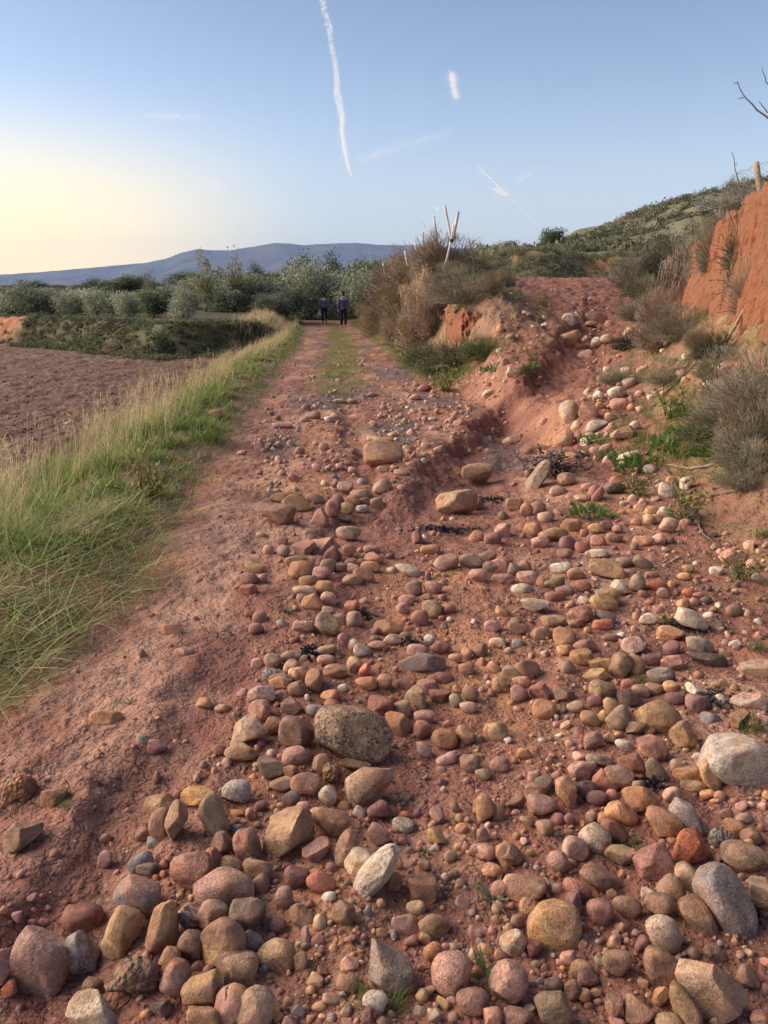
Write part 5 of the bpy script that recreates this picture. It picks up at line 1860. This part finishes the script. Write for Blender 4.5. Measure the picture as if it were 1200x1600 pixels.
def tangle(name, px, py, wpx, hpx, n, rad, mat, label, cat, seed, lift=.35, L=.5):
    r = np.random.default_rng(seed); c, t = at(px, py); w_, h_ = wpx/F*t, hpx/F*t
    k = 6; P = []
    for i in range(n):
        a = r.uniform(0, 6.28); s = np.array([r.normal(0, .26)*w_, r.normal(0, .26)*w_*.6, abs(r.normal(.2, .25))*h_])
        s[:2] = np.clip(s[:2], -w_*.5, w_*.5)
        d = np.array([math.cos(a), math.sin(a)*.7, r.normal(0, .3)]); p = [s]
        for q in range(k-1):
            d = d + r.normal(0, .35, 3); d /= np.linalg.norm(d); p.append(p[-1]+d*w_*L/(k-1)*r.uniform(.5, 1)); p[-1][2] = max(p[-1][2], .002)
        P.append(np.array(p))
    v, f, c_ = tubes(np.stack(P), rad*np.linspace(1, .5, k)[None]*r.uniform(.5, 1.4, (n, 1)), np.ones((n, 3)), 4)
    o = obj(name, mesh(name, v, [f], mat), None, c); return tag(o, label, cat)
tangle('root_heap', 862, 738, 95, 48, 150, .010, M_BARK, 'heap of tangled dry roots dumped on the cobbles below the gully', 'roots', 1, L=.30)
tangle('root_heap', 1085, 820, 30, 40, 26, .006, M_BARK, 'small knot of bare roots at the edge of the bank', 'roots', 2)

# curtain of dead roots hanging beside the clay face
def curtain():
    r = np.random.default_rng(8); P = []
    for i in range(170):
        u = r.random(); a = pt(1036+32*u + r.normal(0, 1.5), 412-16*u + r.normal(0, 3), 13.7 - .9*u)
        b = pt(1024+28*u + r.normal(0, 3), 462+18*u+r.normal(0, 7), 13.3-.8*u)
        s = np.linspace(0, r.uniform(.55, 1.05), 7)[:, None]; p = a + (b-a)*s + np.array([0, -.12, .04])*np.sin(s*3.1) + np.cumsum(r.normal(0, .012, (7, 3)), 0)
        P.append(p)
    v, f, c = tubes(np.stack(P), .0085*np.linspace(1, .5, 7)[None]*r.uniform(.4, 1.3, (len(P), 1)), cvar((.135, .095, .078), len(P), r, .35), 4)
    o = obj('hanging_roots', mesh('hanging_roots', v, [f], M_TWIG, c)); tag(o, 'curtain of dead grey-brown roots hanging beside the clay face', 'roots')
curtain()

# ---------------------------------------------------------------- weeds and litter
def weed_mesh(kind, seed):
    r = np.random.default_rng(seed); O = lambda n: np.zeros((n, 3))
    if kind == 'rosette':
        n = 15; v, f, c = blades(O(n), r.uniform(.06, .11, n), .020, r.uniform(.45, .8, n), np.linspace(0, 6.28, n)+r.normal(0, .2, n), r.uniform(.1, .5, n), cvar((.09, .13, .045), n, r, .1), cvar((.15, .19, .075), n, r, .15), 5, r)
    elif kind == 'grey_rosette':
        n = 22; v, f, c = blades(O(n), r.uniform(.04, .09, n), .010, r.uniform(.25, .8, n), r.uniform(0, 6.28, n), r.uniform(.1, .6, n), cvar((.13, .15, .075), n, r, .1), cvar((.25, .26, .14), n, r, .15), 4, r)
    elif kind == 'tuft':
        n = 90; p = np.stack([r.normal(0, .025, n), r.normal(0, .025, n), 0*r.random(n)], 1); v, f, c = blades(p, r.uniform(.05, .15, n), .0034, np.clip(r.normal(.35, .2, n), 0, 1), r.uniform(0, 6.28, n), r.uniform(.2, .9, n), cvar(GREEN, n, r), cvar((.16, .20, .055), n, r), 4, r)
    elif kind == 'leafy':
        n = 120; a = r.uniform(0, 6.28, n); q = np.sqrt(r.random(n))*.2; p = np.stack([np.cos(a)*q, np.sin(a)*q, r.random(n)*.10*(1-q/.25)], 1)
        v, f, c = blades(p, r.uniform(.05, .12, n), .030*r.uniform(.6, 1.2, n), np.clip(r.normal(.45, .22, n), .1, .95), a+r.normal(0, .8, n), r.uniform(.1, .7, n), cvar((.075, .14, .035), n, r, .2), cvar((.15, .24, .06), n, r, .25), 4, r)
    else:
        st = grow(14, r, .03, .26, .3, .1, .1, 5, 1.3); v1 = tubes(st, .003*np.ones((14, 5)), cvar((.16, .15, .07), 14, r)); i = r.integers(0, 14, 260); j = r.integers(1, 5, 260)
        v2 = leaves(st[i, j]+r.normal(0, .014, (260, 3)), .035, r, cvar((.20, .205, .07), 260, r, .25), .45); v, f, c = join([v1, v2])
    return mesh(kind, v, [f], M_LEAF, c)
WD = {q: weed_mesh(q, i+1) for i, q in enumerate(('rosette', 'grey_rosette', 'tuft', 'leafy', 'upright'))}
WSIZE = dict(rosette=.15, grey_rosette=.13, tuft=.18, leafy=.5, upright=.2)
def weed(kind, px, py, wpx, label, sq=1.0):
    p, t = at(px, py); s = wpx/F*t/WSIZE[kind]
    o = obj({'tuft': 'grass_tuft'}.get(kind, 'weed'), WD[kind], None, p-np.array([0, 0, .006])); o.scale = (s, s, s*sq); o.rotation_euler = (0, 0, random.uniform(0, 6.28)); tag(o, label, 'weed', 'weeds among the stones')
for q in [
 ('grey_rosette', 768, 1405, 78, 'pale grey-green weed growing from bare soil between the cobbles'), ('rosette', 755, 1525, 62, 'broad-leaved green seedling beside the round pink cobble'), ('rosette', 447, 957, 32, 'small green rosette beside a dark stone at the cluster edge'),
 ('tuft', 565, 1568, 56, 'green grass tuft between the grey speckled cobble and its pale neighbour'), ('tuft', 618, 1578, 60, 'green grass tuft below the grey speckled cobble'), ('grey_rosette', 666, 1335, 42, 'small dull weed right of the cream rod stone'),
 ('rosette', 990, 1325, 40, 'small green sprig between the smooth brown and red-purple cobbles'), ('tuft', 1170, 1140, 62, 'bright green grass tuft above the pale slab'), ('tuft', 1190, 838, 40, 'dark green tuft on the bare bank'),
 ('upright', 1158, 905, 40, 'upright leafy weed on the bare bank slope'), ('upright', 1072, 812, 52, 'yellow-green upright weed growing over exposed roots'), ('tuft', 1045, 975, 46, 'green tuft beside the off-white oval boulder'),
 ('tuft', 985, 915, 24, 'small green tuft behind the two-tone cobble'), ('tuft', 1182, 1015, 40, 'green tuft above the half-buried pink stones'), ('leafy', 1085, 650, 84, 'dark leafy weed highest on the bank, under the pale boulder'), ('leafy', 1060, 705, 100, 'spreading green weeds in the middle of the mossy slope'),
 ('leafy', 1115, 715, 90, 'bright green leafy weeds beside the long pale branch'), ('leafy', 1010, 722, 80, 'dark green weeds along the lower edge of the slope'), ('leafy', 965, 718, 60, 'bright green weeds left of the whitish stone'), ('leafy', 930, 690, 64, 'dark green weeds between the gully stones'),
 ('leafy', 1010, 530, 46, 'green leafy weeds beside two tan boulders on the bank'), ('leafy', 1140, 680, 70, 'leafy green weeds at the foot of the grey-green bush'), ('tuft', 1000, 1065, 30, 'thin green tuft in the cobbles'), ('leafy', 925, 806, 80, 'flat bundle of cut green grass on the cobbles'),
 ('leafy', 1075, 680, 80, 'dark green weed clump between the small grey bush and the long pale branch'), ('leafy', 1040, 690, 60, 'green weeds left of the spreading clump on the mossy slope'), ('leafy', 1150, 725, 80, 'green weeds along the pale branch under the straw-coloured bush'), ('leafy', 985, 735, 70, 'low green weeds touching the whitish stone'), ('upright', 1130, 640, 60, 'yellowish upright weed among the bushes below the clay face'), ('upright', 1050, 655, 44, 'upright weed above the spreading green weeds'), ('leafy', 720, 555, 60, 'leafy weeds just under the bare clay of the mound'), ('leafy', 770, 580, 50, 'green weeds on the rubble between mound and ramp'),
 ('upright', 995, 775, 36, 'small grey-green weed above the stone cluster'), ('tuft', 480, 857, 20, 'tiny green sprout on a pink cobble'), ('leafy', 830, 575, 34, 'green weed on the mossy shoulder of the ramp'), ('tuft', 850, 480, 40, 'thin grass patch on the ramp shoulder'),
 ('upright', 697, 612, 36, 'grey-green weed growing beside the wheel rut'), ('tuft', 320, 690, 95, 'big bright green tussock at the verge edge beside the track'), ('tuft', 100, 1290-30, 26, 'tiny green weed beside the half-buried orange stone'), ('rosette', 205, 1100, 26, 'tiny green weed at the rim of the dry verge'),
 ('rosette', 25, 955, 70, 'broad-leaved green weed in the flattened grass'), ('upright', 232, 780, 60, 'dead brown-stemmed weed standing at the verge edge'),
 ]: weed(*q)

M_DEAD = mat_leafy('dead_leaf', .0, .55, .1, spec=.35)
LIT = []
def litter(px, py, wpx, hpx, n, col, label, seed, size=.028):
    r = np.random.default_rng(seed); c, t = at(px, py); w_ = wpx/F*t; d_ = hpx/F*t*1.4
    x = c[0]+r.normal(0, .22, n)*w_; y = c[1]+r.normal(0, .22, n)*d_
    P = np.stack([x, y, height(x, y)+r.uniform(0, .02, n)], 1)
    LIT.append(leaves(P, size*(.5+.5*min(1, t/5)), r, cvar(col, n, r, .3), .7, .75))
for q in [(565, 962, 46, 30, 170, (.022, .018, .018), 'black clump of rotten leaves behind the olive angular cobble', 1), (690, 828, 110, 38, 420, (.045, .030, .026), 'wide dark patch of rotten leaves on the gravel shelf', 2), (762, 782, 60, 40, 260, (.026, .020, .018), 'black rotten leaves beside the cream angular rock', 3),
          (482, 1022, 50, 26, 150, (.028, .022, .022), 'black leaf scraps among cobbles above the channel', 4), (1012, 1228, 62, 26, 160, (.012, .011, .012), 'black charred scraps between the pale slab and the red cobbles', 5), (640, 1008, 60, 22, 120, (.12, .05, .032), 'russet dead leaves around the orange cobbles', 6),
          (1075, 980, 90, 60, 260, (.030, .024, .022), 'dark scattered litter beside the off-white oval boulder', 7), (1110, 1095, 80, 44, 160, (.03, .024, .022), 'dark litter between the half-buried pink stones', 8), (1165, 1425, 60, 40, 120, (.02, .018, .018), 'charcoal crumbs right of the mottled grey boulder', 9)]: litter(*q)
v, f, k = join(LIT); o = obj('leaf_litter', mesh('leaf_litter', v, [f], M_DEAD, k)); tag(o, 'dark rotten leaves and charred scraps caught between the stones', kind='stuff')

# ---------------------------------------------------------------- the two walkers
M_SKIN = plain('skin', (.42, .25, .18), .6, .3, .05)
M_NAVY = plain('navy_cloth', (.045, .062, .15), .85, .15, .25, 14)
M_BLUEG = plain('blue_grey_cloth', (.085, .13, .22), .8, .2, .25, 14)
M_INK = plain('black_cloth', (.012, .012, .016), .9, .1, .3, 14)
M_HAIR = plain('hair', (.02, .018, .018), .7, .2)
M_SHOE = plain('shoe', (.035, .03, .03), .7)
M_SHOET = plain('tan_shoe', (.22, .17, .12), .7)
M_BADGE = plain('badge', (.75, .74, .72), .6)
M_COLLAR = plain('pale_collar', (.38, .38, .40), .8)
def skin_mesh(name, J, E, root, mat, parent, sub=2):
    """J: name -> (x, y, z, rx, ry); one continuous surface grown over the joints"""
    names = list(J); idx = {n: i for i, n in enumerate(names)}
    me = bpy.data.meshes.new(name); me.from_pydata([J[n][:3] for n in names], [(idx[a], idx[b]) for a, b in E], []); me.update()
    me.materials.append(mat)
    o = obj(name, me, parent)
    m = o.modifiers.new('skin', 'SKIN'); m.use_smooth_shade = True; m.branch_smoothing = .6
    if not me.skin_vertices: raise RuntimeError('no skin layer')
    for i, n in enumerate(names):
        sv = me.skin_vertices[0].data[i]; sv.radius = (J[n][3], J[n][4]); sv.use_root = (n == root)
    s = o.modifiers.new('subd', 'SUBSURF'); s.levels = sub; s.render_levels = sub
    return o
def walker(px, py, jacket, label, stride, arms, shoe, badge=False, collar=False, tall=1.76):
    p, t = at(px, py); root = empty('person', p); tag(root, label, 'person', 'walkers on the track'); root.rotation_euler = (0, 0, R(4))
    k = tall/1.76
    def S(d): return {n: tuple(q*k for q in v) for n, v in d.items()}
    body = {'pel': (0, 0, .95, .13, .10), 'wst': (0, .01, 1.10, .13, .10), 'chs': (0, 0, 1.32, .15, .11), 'nk0': (0, .0, 1.47, .06, .06), 'nk1': (0, .02, 1.55, .052, .055), 'h0': (0, .035, 1.61, .068, .080), 'h1': (0, .03, 1.68, .074, .088), 'h2': (0, .02, 1.735, .055, .065),
            'nose': (0, .135, 1.63, .013, .013), 'eaL': (-.085, .02, 1.63, .012, .02), 'eaR': (.085, .02, 1.63, .012, .02)}
    E = [('pel', 'wst'), ('wst', 'chs'), ('chs', 'nk0'), ('nk0', 'nk1'), ('nk1', 'h0'), ('h0', 'h1'), ('h1', 'h2'), ('h0', 'nose'), ('h0', 'eaL'), ('h0', 'eaR')]
    trou = {'pel': (0, 0, .97, .165, .125), 'top': (0, 0, 1.05, .16, .12)}; TE = [('pel', 'top')]
    jk = {'hem': (0, 0, .86, .175, .13), 'pel': (0, 0, .96, .175, .13), 'wst': (0, .01, 1.12, .175, .13), 'chs': (0, 0, 1.32, .195, .14), 'col': (0, 0, 1.46, .09, .085), 'neck': (0, .015, 1.555, .078, .078)}
    JE = [('hem', 'pel'), ('pel', 'wst'), ('wst', 'chs'), ('chs', 'col'), ('col', 'neck')]
    hands = {}
    for sd, sx in (('L', -1), ('R', 1)):
        fo, lift, kn = stride[sd]                       # foot forward, heel lift, knee forward
        hip = (sx*.095, 0, .90); knee = (sx*.10, kn, .50+lift*.3); ank = (sx*.10, fo, .09+lift); toe = (sx*.115, fo+.14, .03+lift*.35)
        body.update({'hp'+sd: (*hip, .085, .09), 'kn'+sd: (*knee, .055, .058), 'cf'+sd: (sx*.10, kn*.6+fo*.4-.02, .36+lift*.6, .055, .06), 'an'+sd: (*ank, .036, .042), 'te'+sd: (*toe, .04, .025)})
        E += [('pel', 'hp'+sd), ('hp'+sd, 'kn'+sd), ('kn'+sd, 'cf'+sd), ('cf'+sd, 'an'+sd), ('an'+sd, 'te'+sd)]
        trou.update({'hp'+sd: (hip[0], 0, .86, .10, .11), 'kn'+sd: (*knee, .078, .080), 'cf'+sd: (sx*.10, kn*.6+fo*.4-.02, .34+lift*.6, .072, .076), 'an'+sd: (ank[0], ank[1], ank[2]+.02, .062, .066)})
        TE += [('pel', 'hp'+sd), ('hp'+sd, 'kn'+sd), ('kn'+sd, 'cf'+sd), ('cf'+sd, 'an'+sd)]
        sh = {'a': (ank[0], ank[1]-.05, .055+lift, .045, .05), 'b': (ank[0], ank[1]+.03, .05+lift*.8, .048, .05), 'c': (toe[0], toe[1]-.02, .042+lift*.4, .046, .036), 'd': (toe[0], toe[1]+.05, .036+lift*.3, .032, .026)}
        skin_mesh('shoe', S(sh), [('a', 'b'), ('b', 'c'), ('c', 'd')], 'a', shoe, root, 1)
        ex, ey, wx, wy, wz = arms[sd]
        shd = (sx*.175, 0, 1.42); elb = (sx*ex, ey, 1.15); wr = (sx*wx, wy, wz); d = Vector((wr[0]-elb[0], wr[1]-elb[1], wr[2]-elb[2])).normalized()
        hand = Vector(wr) + d*.075
        body.update({'sh'+sd: (*shd, .058, .062), 'el'+sd: (*elb, .042, .044), 'wr'+sd: (*wr, .026, .03), 'hd'+sd: (*hand, .020, .040)})
        E += [('chs', 'sh'+sd), ('sh'+sd, 'el'+sd), ('el'+sd, 'wr'+sd), ('wr'+sd, 'hd'+sd)]
        for fi, off, ln in ((0, .030, .068), (1, .010, .080), (2, -.010, .074), (3, -.028, .058)):
            b = hand + Vector((0, off, 0)) + d*.03; m = b + d*ln*.5 + Vector((-sx*.008, 0, 0)); e = m + d*ln*.4 + Vector((-sx*.024, 0, .004))
            body.update({f'f{fi}a{sd}': (*b, .0095, .0095), f'f{fi}b{sd}': (*m, .0088, .0088), f'f{fi}c{sd}': (*e, .0078, .0078)})
            E += [('hd'+sd, f'f{fi}a{sd}'), (f'f{fi}a{sd}', f'f{fi}b{sd}'), (f'f{fi}b{sd}', f'f{fi}c{sd}')]
        a = Vector(wr) + d*.03 + Vector((0, .035, 0)); b = a + d*.035 + Vector((-sx*.012, .022, 0)); body.update({'ta'+sd: (*a, .011, .011), 'tb'+sd: (*b, .009, .009)}); E += [('wr'+sd, 'ta'+sd), ('ta'+sd, 'tb'+sd)]
        jk.update({'sh'+sd: (*shd, .082, .085), 'el'+sd: (*elb, .064, .066), 'wr'+sd: (*(Vector(wr)-d*.02), .046, .05)}); JE += [('chs', 'sh'+sd), ('sh'+sd, 'el'+sd), ('el'+sd, 'wr'+sd)]
        hands[sd] = hand + d*.05
    skin_mesh('body', S(body), E, 'pel', M_SKIN, root)
    skin_mesh('trousers', S(trou), TE, 'pel', M_INK, root)
    j = skin_mesh('jacket', S(jk), JE, 'wst', jacket, root)
    skin_mesh('hair', S({'a': (0, -.03, 1.565, .066, .055), 'b': (0, -.022, 1.66, .084, .088), 'c': (0, 0, 1.735, .078, .085), 'd': (0, .05, 1.755, .058, .05)}), [('a', 'b'), ('b', 'c'), ('c', 'd')], 'b', M_HAIR, root)
    if badge:
        v, f = ICO[2]; me = mesh('emblem', v*np.array([.042, .008, .052]), [f], M_BADGE); e = obj('emblem', me, j, (-.01*k, -.150*k, 1.36*k))
        # dark inner mark on the pale emblem
        me2 = mesh('emblem_mark', v*np.array([.012, .006, .028]), [f], M_NAVY); e2 = obj('emblem_mark', me2, j, (-.01*k, -.158*k, 1.36*k))
    if collar:
        skin_mesh('collar', S({'a': (-.13, -.07, 1.455, .02, .03), 'b': (-.06, -.095, 1.495, .022, .03), 'c': (0, -.09, 1.51, .022, .03), 'd': (.06, -.095, 1.495, .022, .03), 'e': (.13, -.07, 1.455, .02, .03)}), [('a', 'b'), ('b', 'c'), ('c', 'd'), ('d', 'e')], 'c', M_COLLAR, j, 1)
    return root, hands, k
ra, ha, k_ = walker(507, 505, M_BLUEG, 'walker in a blue-grey jacket with a white badge, carrying a plastic bag', dict(L=(.02, 0, .02), R=(-.16, .10, .05)), dict(L=(.245, -.03, .27, -.02, .90), R=(.27, -.04, .29, .06, .92)), M_SHOE, True, False, 1.92)
rb, hb_, k2 = walker(537, 512, M_NAVY, 'walker in a plain dark navy hooded coat, hands at the sides', dict(L=(.05, 0, .03), R=(-.04, .02, .02)), dict(L=(.25, -.03, .27, .04, .91), R=(.25, -.03, .265, .03, .92)), M_SHOET, False, True, 1.90)
def bag():
    k = NT('bag_plastic'); co = k.n('ShaderNodeTexCoord').outputs['Object']; sep_ = k.n('ShaderNodeSeparateXYZ'); k.l(co, sep_.inputs[0]); n = k.noise(co, 14, 4)
    band = k.ramp(k.math('ADD', sep_.outputs[2], k.math('MULTIPLY', n, .08)), -.24, -.30)
    k.bsdf(k.mix(band, (.62, .64, .68), (.16, .22, .42)), .45, .4, k.bump(n, .8, .04))
    m, nz = 28, 18; r = np.random.default_rng(4); z = np.linspace(0, -.46, nz); wd = np.interp(-z, [0, .06, .16, .30, .42, .46], [.022, .035, .085, .135, .14, .10]); dp = wd*np.interp(-z, [0, .1, .46], [.9, .55, .55])
    a = np.linspace(0, 2*np.pi, m, endpoint=False); A, Z = np.meshgrid(a, np.arange(nz)); cr = 1+.10*np.sin(A*5+Z*.5)+.05*r.normal(size=A.shape)
    v = np.stack([np.cos(A)*wd[Z]*cr, np.sin(A)*dp[Z]*cr, z[Z]], -1).reshape(-1, 3)
    i = np.arange((nz-1)*m); q, c = i//m, i % m; c2 = (c+1) % m; f = np.stack([q*m+c, q*m+c2, (q+1)*m+c2, (q+1)*m+c], 1)
    cap = np.stack([(nz-1)*m+np.arange(m), (nz-1)*m+(np.arange(m)+1) % m, np.full(m, len(v))], 1); v = np.vstack([v, (0, 0, -.465)])
    hw = ra.location + Matrix.Rotation(R(4), 3, 'Z') @ (ha['L']*k_)
    o = obj('plastic_bag', mesh('plastic_bag', v, [f, cap], k.m), None, hw + Vector((0, 0, -.02))); tag(o, 'white and blue plastic bag hanging from the hand of the walker', 'bag')
    for s in (-1, 1):
        h = obj('handle', tube_mesh('handle', [(s*.02, 0, -.03), (s*.022, .012, .02), (0, .016, .045), (-s*.012, .012, .02)], .006, k.m, 6), o)
bag()

# ---------------------------------------------------------------- vapour trails and wisps, far above the haze
def mat_vapour(name, alpha):
    k = NT(name); d = k.n('ShaderNodeBsdfDiffuse'); d.inputs['Color'].default_value = (.95, .93, .92, 1); t = k.n('ShaderNodeBsdfTranslucent'); t.inputs['Color'].default_value = (.95, .93, .92, 1)
    m = k.n('ShaderNodeMixShader'); m.inputs[0].default_value = .5; k.l(d.outputs[0], m.inputs[1]); k.l(t.outputs[0], m.inputs[2])
    tr = k.n('ShaderNodeBsdfTransparent'); m2 = k.n('ShaderNodeMixShader'); m2.inputs[0].default_value = alpha; k.l(tr.outputs[0], m2.inputs[1]); k.l(m.outputs[0], m2.inputs[2]); k.l(m2.outputs[0], k.out.inputs['Surface'])
    return k.m
ALT = 3200.0
def sky_pt(px, py):
    d = ray(px, py); t = (ALT-CAM_Z)/d[:, 2]; return EYE + d*t[:, None], t
def vapour(name, pts, n, rad_px, alpha, label, seed, puff=.6, jit=1.0, cat='contrail', dens=None, strands=None, align=False):
    r = np.random.default_rng(seed); a = np.array(pts, float); s = np.linspace(0, 1, len(a))
    if dens is None: u = r.random(n)
    else:
        g = np.linspace(0, 1, 300); w_ = np.interp(g, *dens); u = np.interp(r.random(n), np.cumsum(w_)/w_.sum(), g)
    px = np.interp(u, s, a[:, 0]); py = np.interp(u, s, a[:, 1]); rp = np.interp(u, s, np.broadcast_to(rad_px, (len(a),)))
    wob = 1.6*np.sin(u*31+seed)*np.minimum(rp, 3)/3*.5
    tail = np.where(r.random(n) < .4, 2.0, .8); px = px + wob + r.normal(0, .5, n)*rp*jit*tail; py = py + r.normal(0, .5, n)*rp*jit*tail
    if strands is not None:
        k = r.random(n) < .5; px = px + np.where(k, 1, -1)*np.interp(u, *strands)
    P, t = sky_pt(px, py); org = P.mean(0)
    d, f = ICO[1]; rad = (rp*puff*r.uniform(.5, 1.1, n))*t/F
    al = np.stack([np.gradient(a[:, 0]), np.gradient(a[:, 1])], 1)
    V = (P[:, None, :]-org) + d[None]*rad[:, None, None]*r.uniform(.7, 1.3, (n, 1, 3))
    Fc = (f[None] + (np.arange(n)*len(d))[:, None, None]).reshape(-1, 3)
    o = obj(name, mesh(name, V.reshape(-1, 3), [Fc], mat_vapour(name, alpha)), None, org); tag(o, label, cat, None, 'stuff' if 'faint' in label or 'smudge' in label or 'dot' in label else None)
vapour('contrail', [(497, -40), (504, 0), (512, 35), (517, 60), (522, 90), (526, 120), (528, 150), (534, 182), (536, 210), (538, 235), (544, 258), (550, 277)], 3600, [3.2, 3.2, 3, 3, 3, 3.2, 3.6, 3.2, 3, 3, 2.6, 2.2], .055, 'long white vapour trail dropping from the top of the sky', 1, .55, .8, dens=([0, .3, .45, .62, .8, .93, 1], [.6, .5, .7, 1.1, 1.6, 1.0, .2]), strands=([0, .2, .4, .55, .7, 1], [1.4, 2.4, 1.4, 2.6, .6, .2]))
vapour('contrail', [(746, 259), (760, 273), (778, 291), (792, 304)], 420, [1.0, 1.2, 1.3, 1.4], .16, 'short thin straight vapour trail low over the crossed stakes', 2, .7, .5)
vapour('contrail', [(792, 304), (815, 325), (832, 344), (845, 358)], 160, [1.6, 1.6, 1.5, 1.2], .06, 'faint tail end of a vapour trail above the lone hill tree', 3, .8, .7)
vapour('wisp_cloud', [(706, 114), (708, 124), (709, 136), (713, 152)], 900, [4, 7, 5, 7], .016, 'small white double puff of cloud right of the long vapour trail', 4, .55, .75, 'cloud', dens=([0, .3, .45, .6, 1], [.8, 1.6, .3, 1.2, 1]))
vapour('wisp_cloud', [(772, 296), (783, 300), (795, 304)], 160, [4, 6, 4], .03, 'small puff where the short vapour trail ends', 5, .6, .8, 'cloud')
vapour('wisp_cloud', [(810, 283), (820, 276), (832, 269)], 110, [4, 4, 3], .016, 'faint slanting wisp right of the short vapour trail', 6, .7, .8, 'cloud')
vapour('wisp_cloud', [(225, 181), (270, 182), (316, 183)], 220, [3, 6, 3], .012, 'faint flat wisp high over the mountain', 7, .8, .8, 'cloud')
vapour('wisp_cloud', [(560, 250), (600, 238), (650, 222), (710, 204)], 300, [6, 7, 7, 6], .007, 'very faint long streak beside the end of the long vapour trail', 8, .9, .9, 'cloud')
vapour('wisp_cloud', [(682, 326), (684, 325)], 60, [2.2, 2.2], .05, 'tiny white dot of cloud just above the crossed stakes', 9, .7, .7, 'cloud')
vapour('wisp_cloud', [(318, 285), (335, 290), (352, 292)], 120, [6, 6, 5], .010, 'pale smudge of cloud over the mountain peak', 10, .8, .9, 'cloud')
# ---------------------------------------------------------------- evening air
def build_haze():
    k = NT('haze'); k.t.nodes.clear(); k.out = k.n('ShaderNodeOutputMaterial')
    p = k.n('ShaderNodeVolumePrincipled'); p.inputs['Color'].default_value = (.34, .52, .95, 1); p.inputs['Density'].default_value = 8.5e-5; p.inputs['Anisotropy'].default_value = 0.0
    k.l(p.outputs[0], k.out.inputs['Volume'])
    x0, x1, y0, y1, z0, z1 = -8500, 8500, -40, 7400, -6, 440
    v = np.array([(x, y, z) for x in (x0, x1) for y in (y0, y1) for z in (z0, z1)], float)
    f = np.array([(0, 1, 3, 2), (4, 6, 7, 5), (0, 4, 5, 1), (2, 3, 7, 6), (0, 2, 6, 4), (1, 5, 7, 3)])
    o = obj('haze', mesh('haze', v, [f], k.m, None, False)); tag(o, 'thin blue evening haze', kind='stuff')
build_haze()
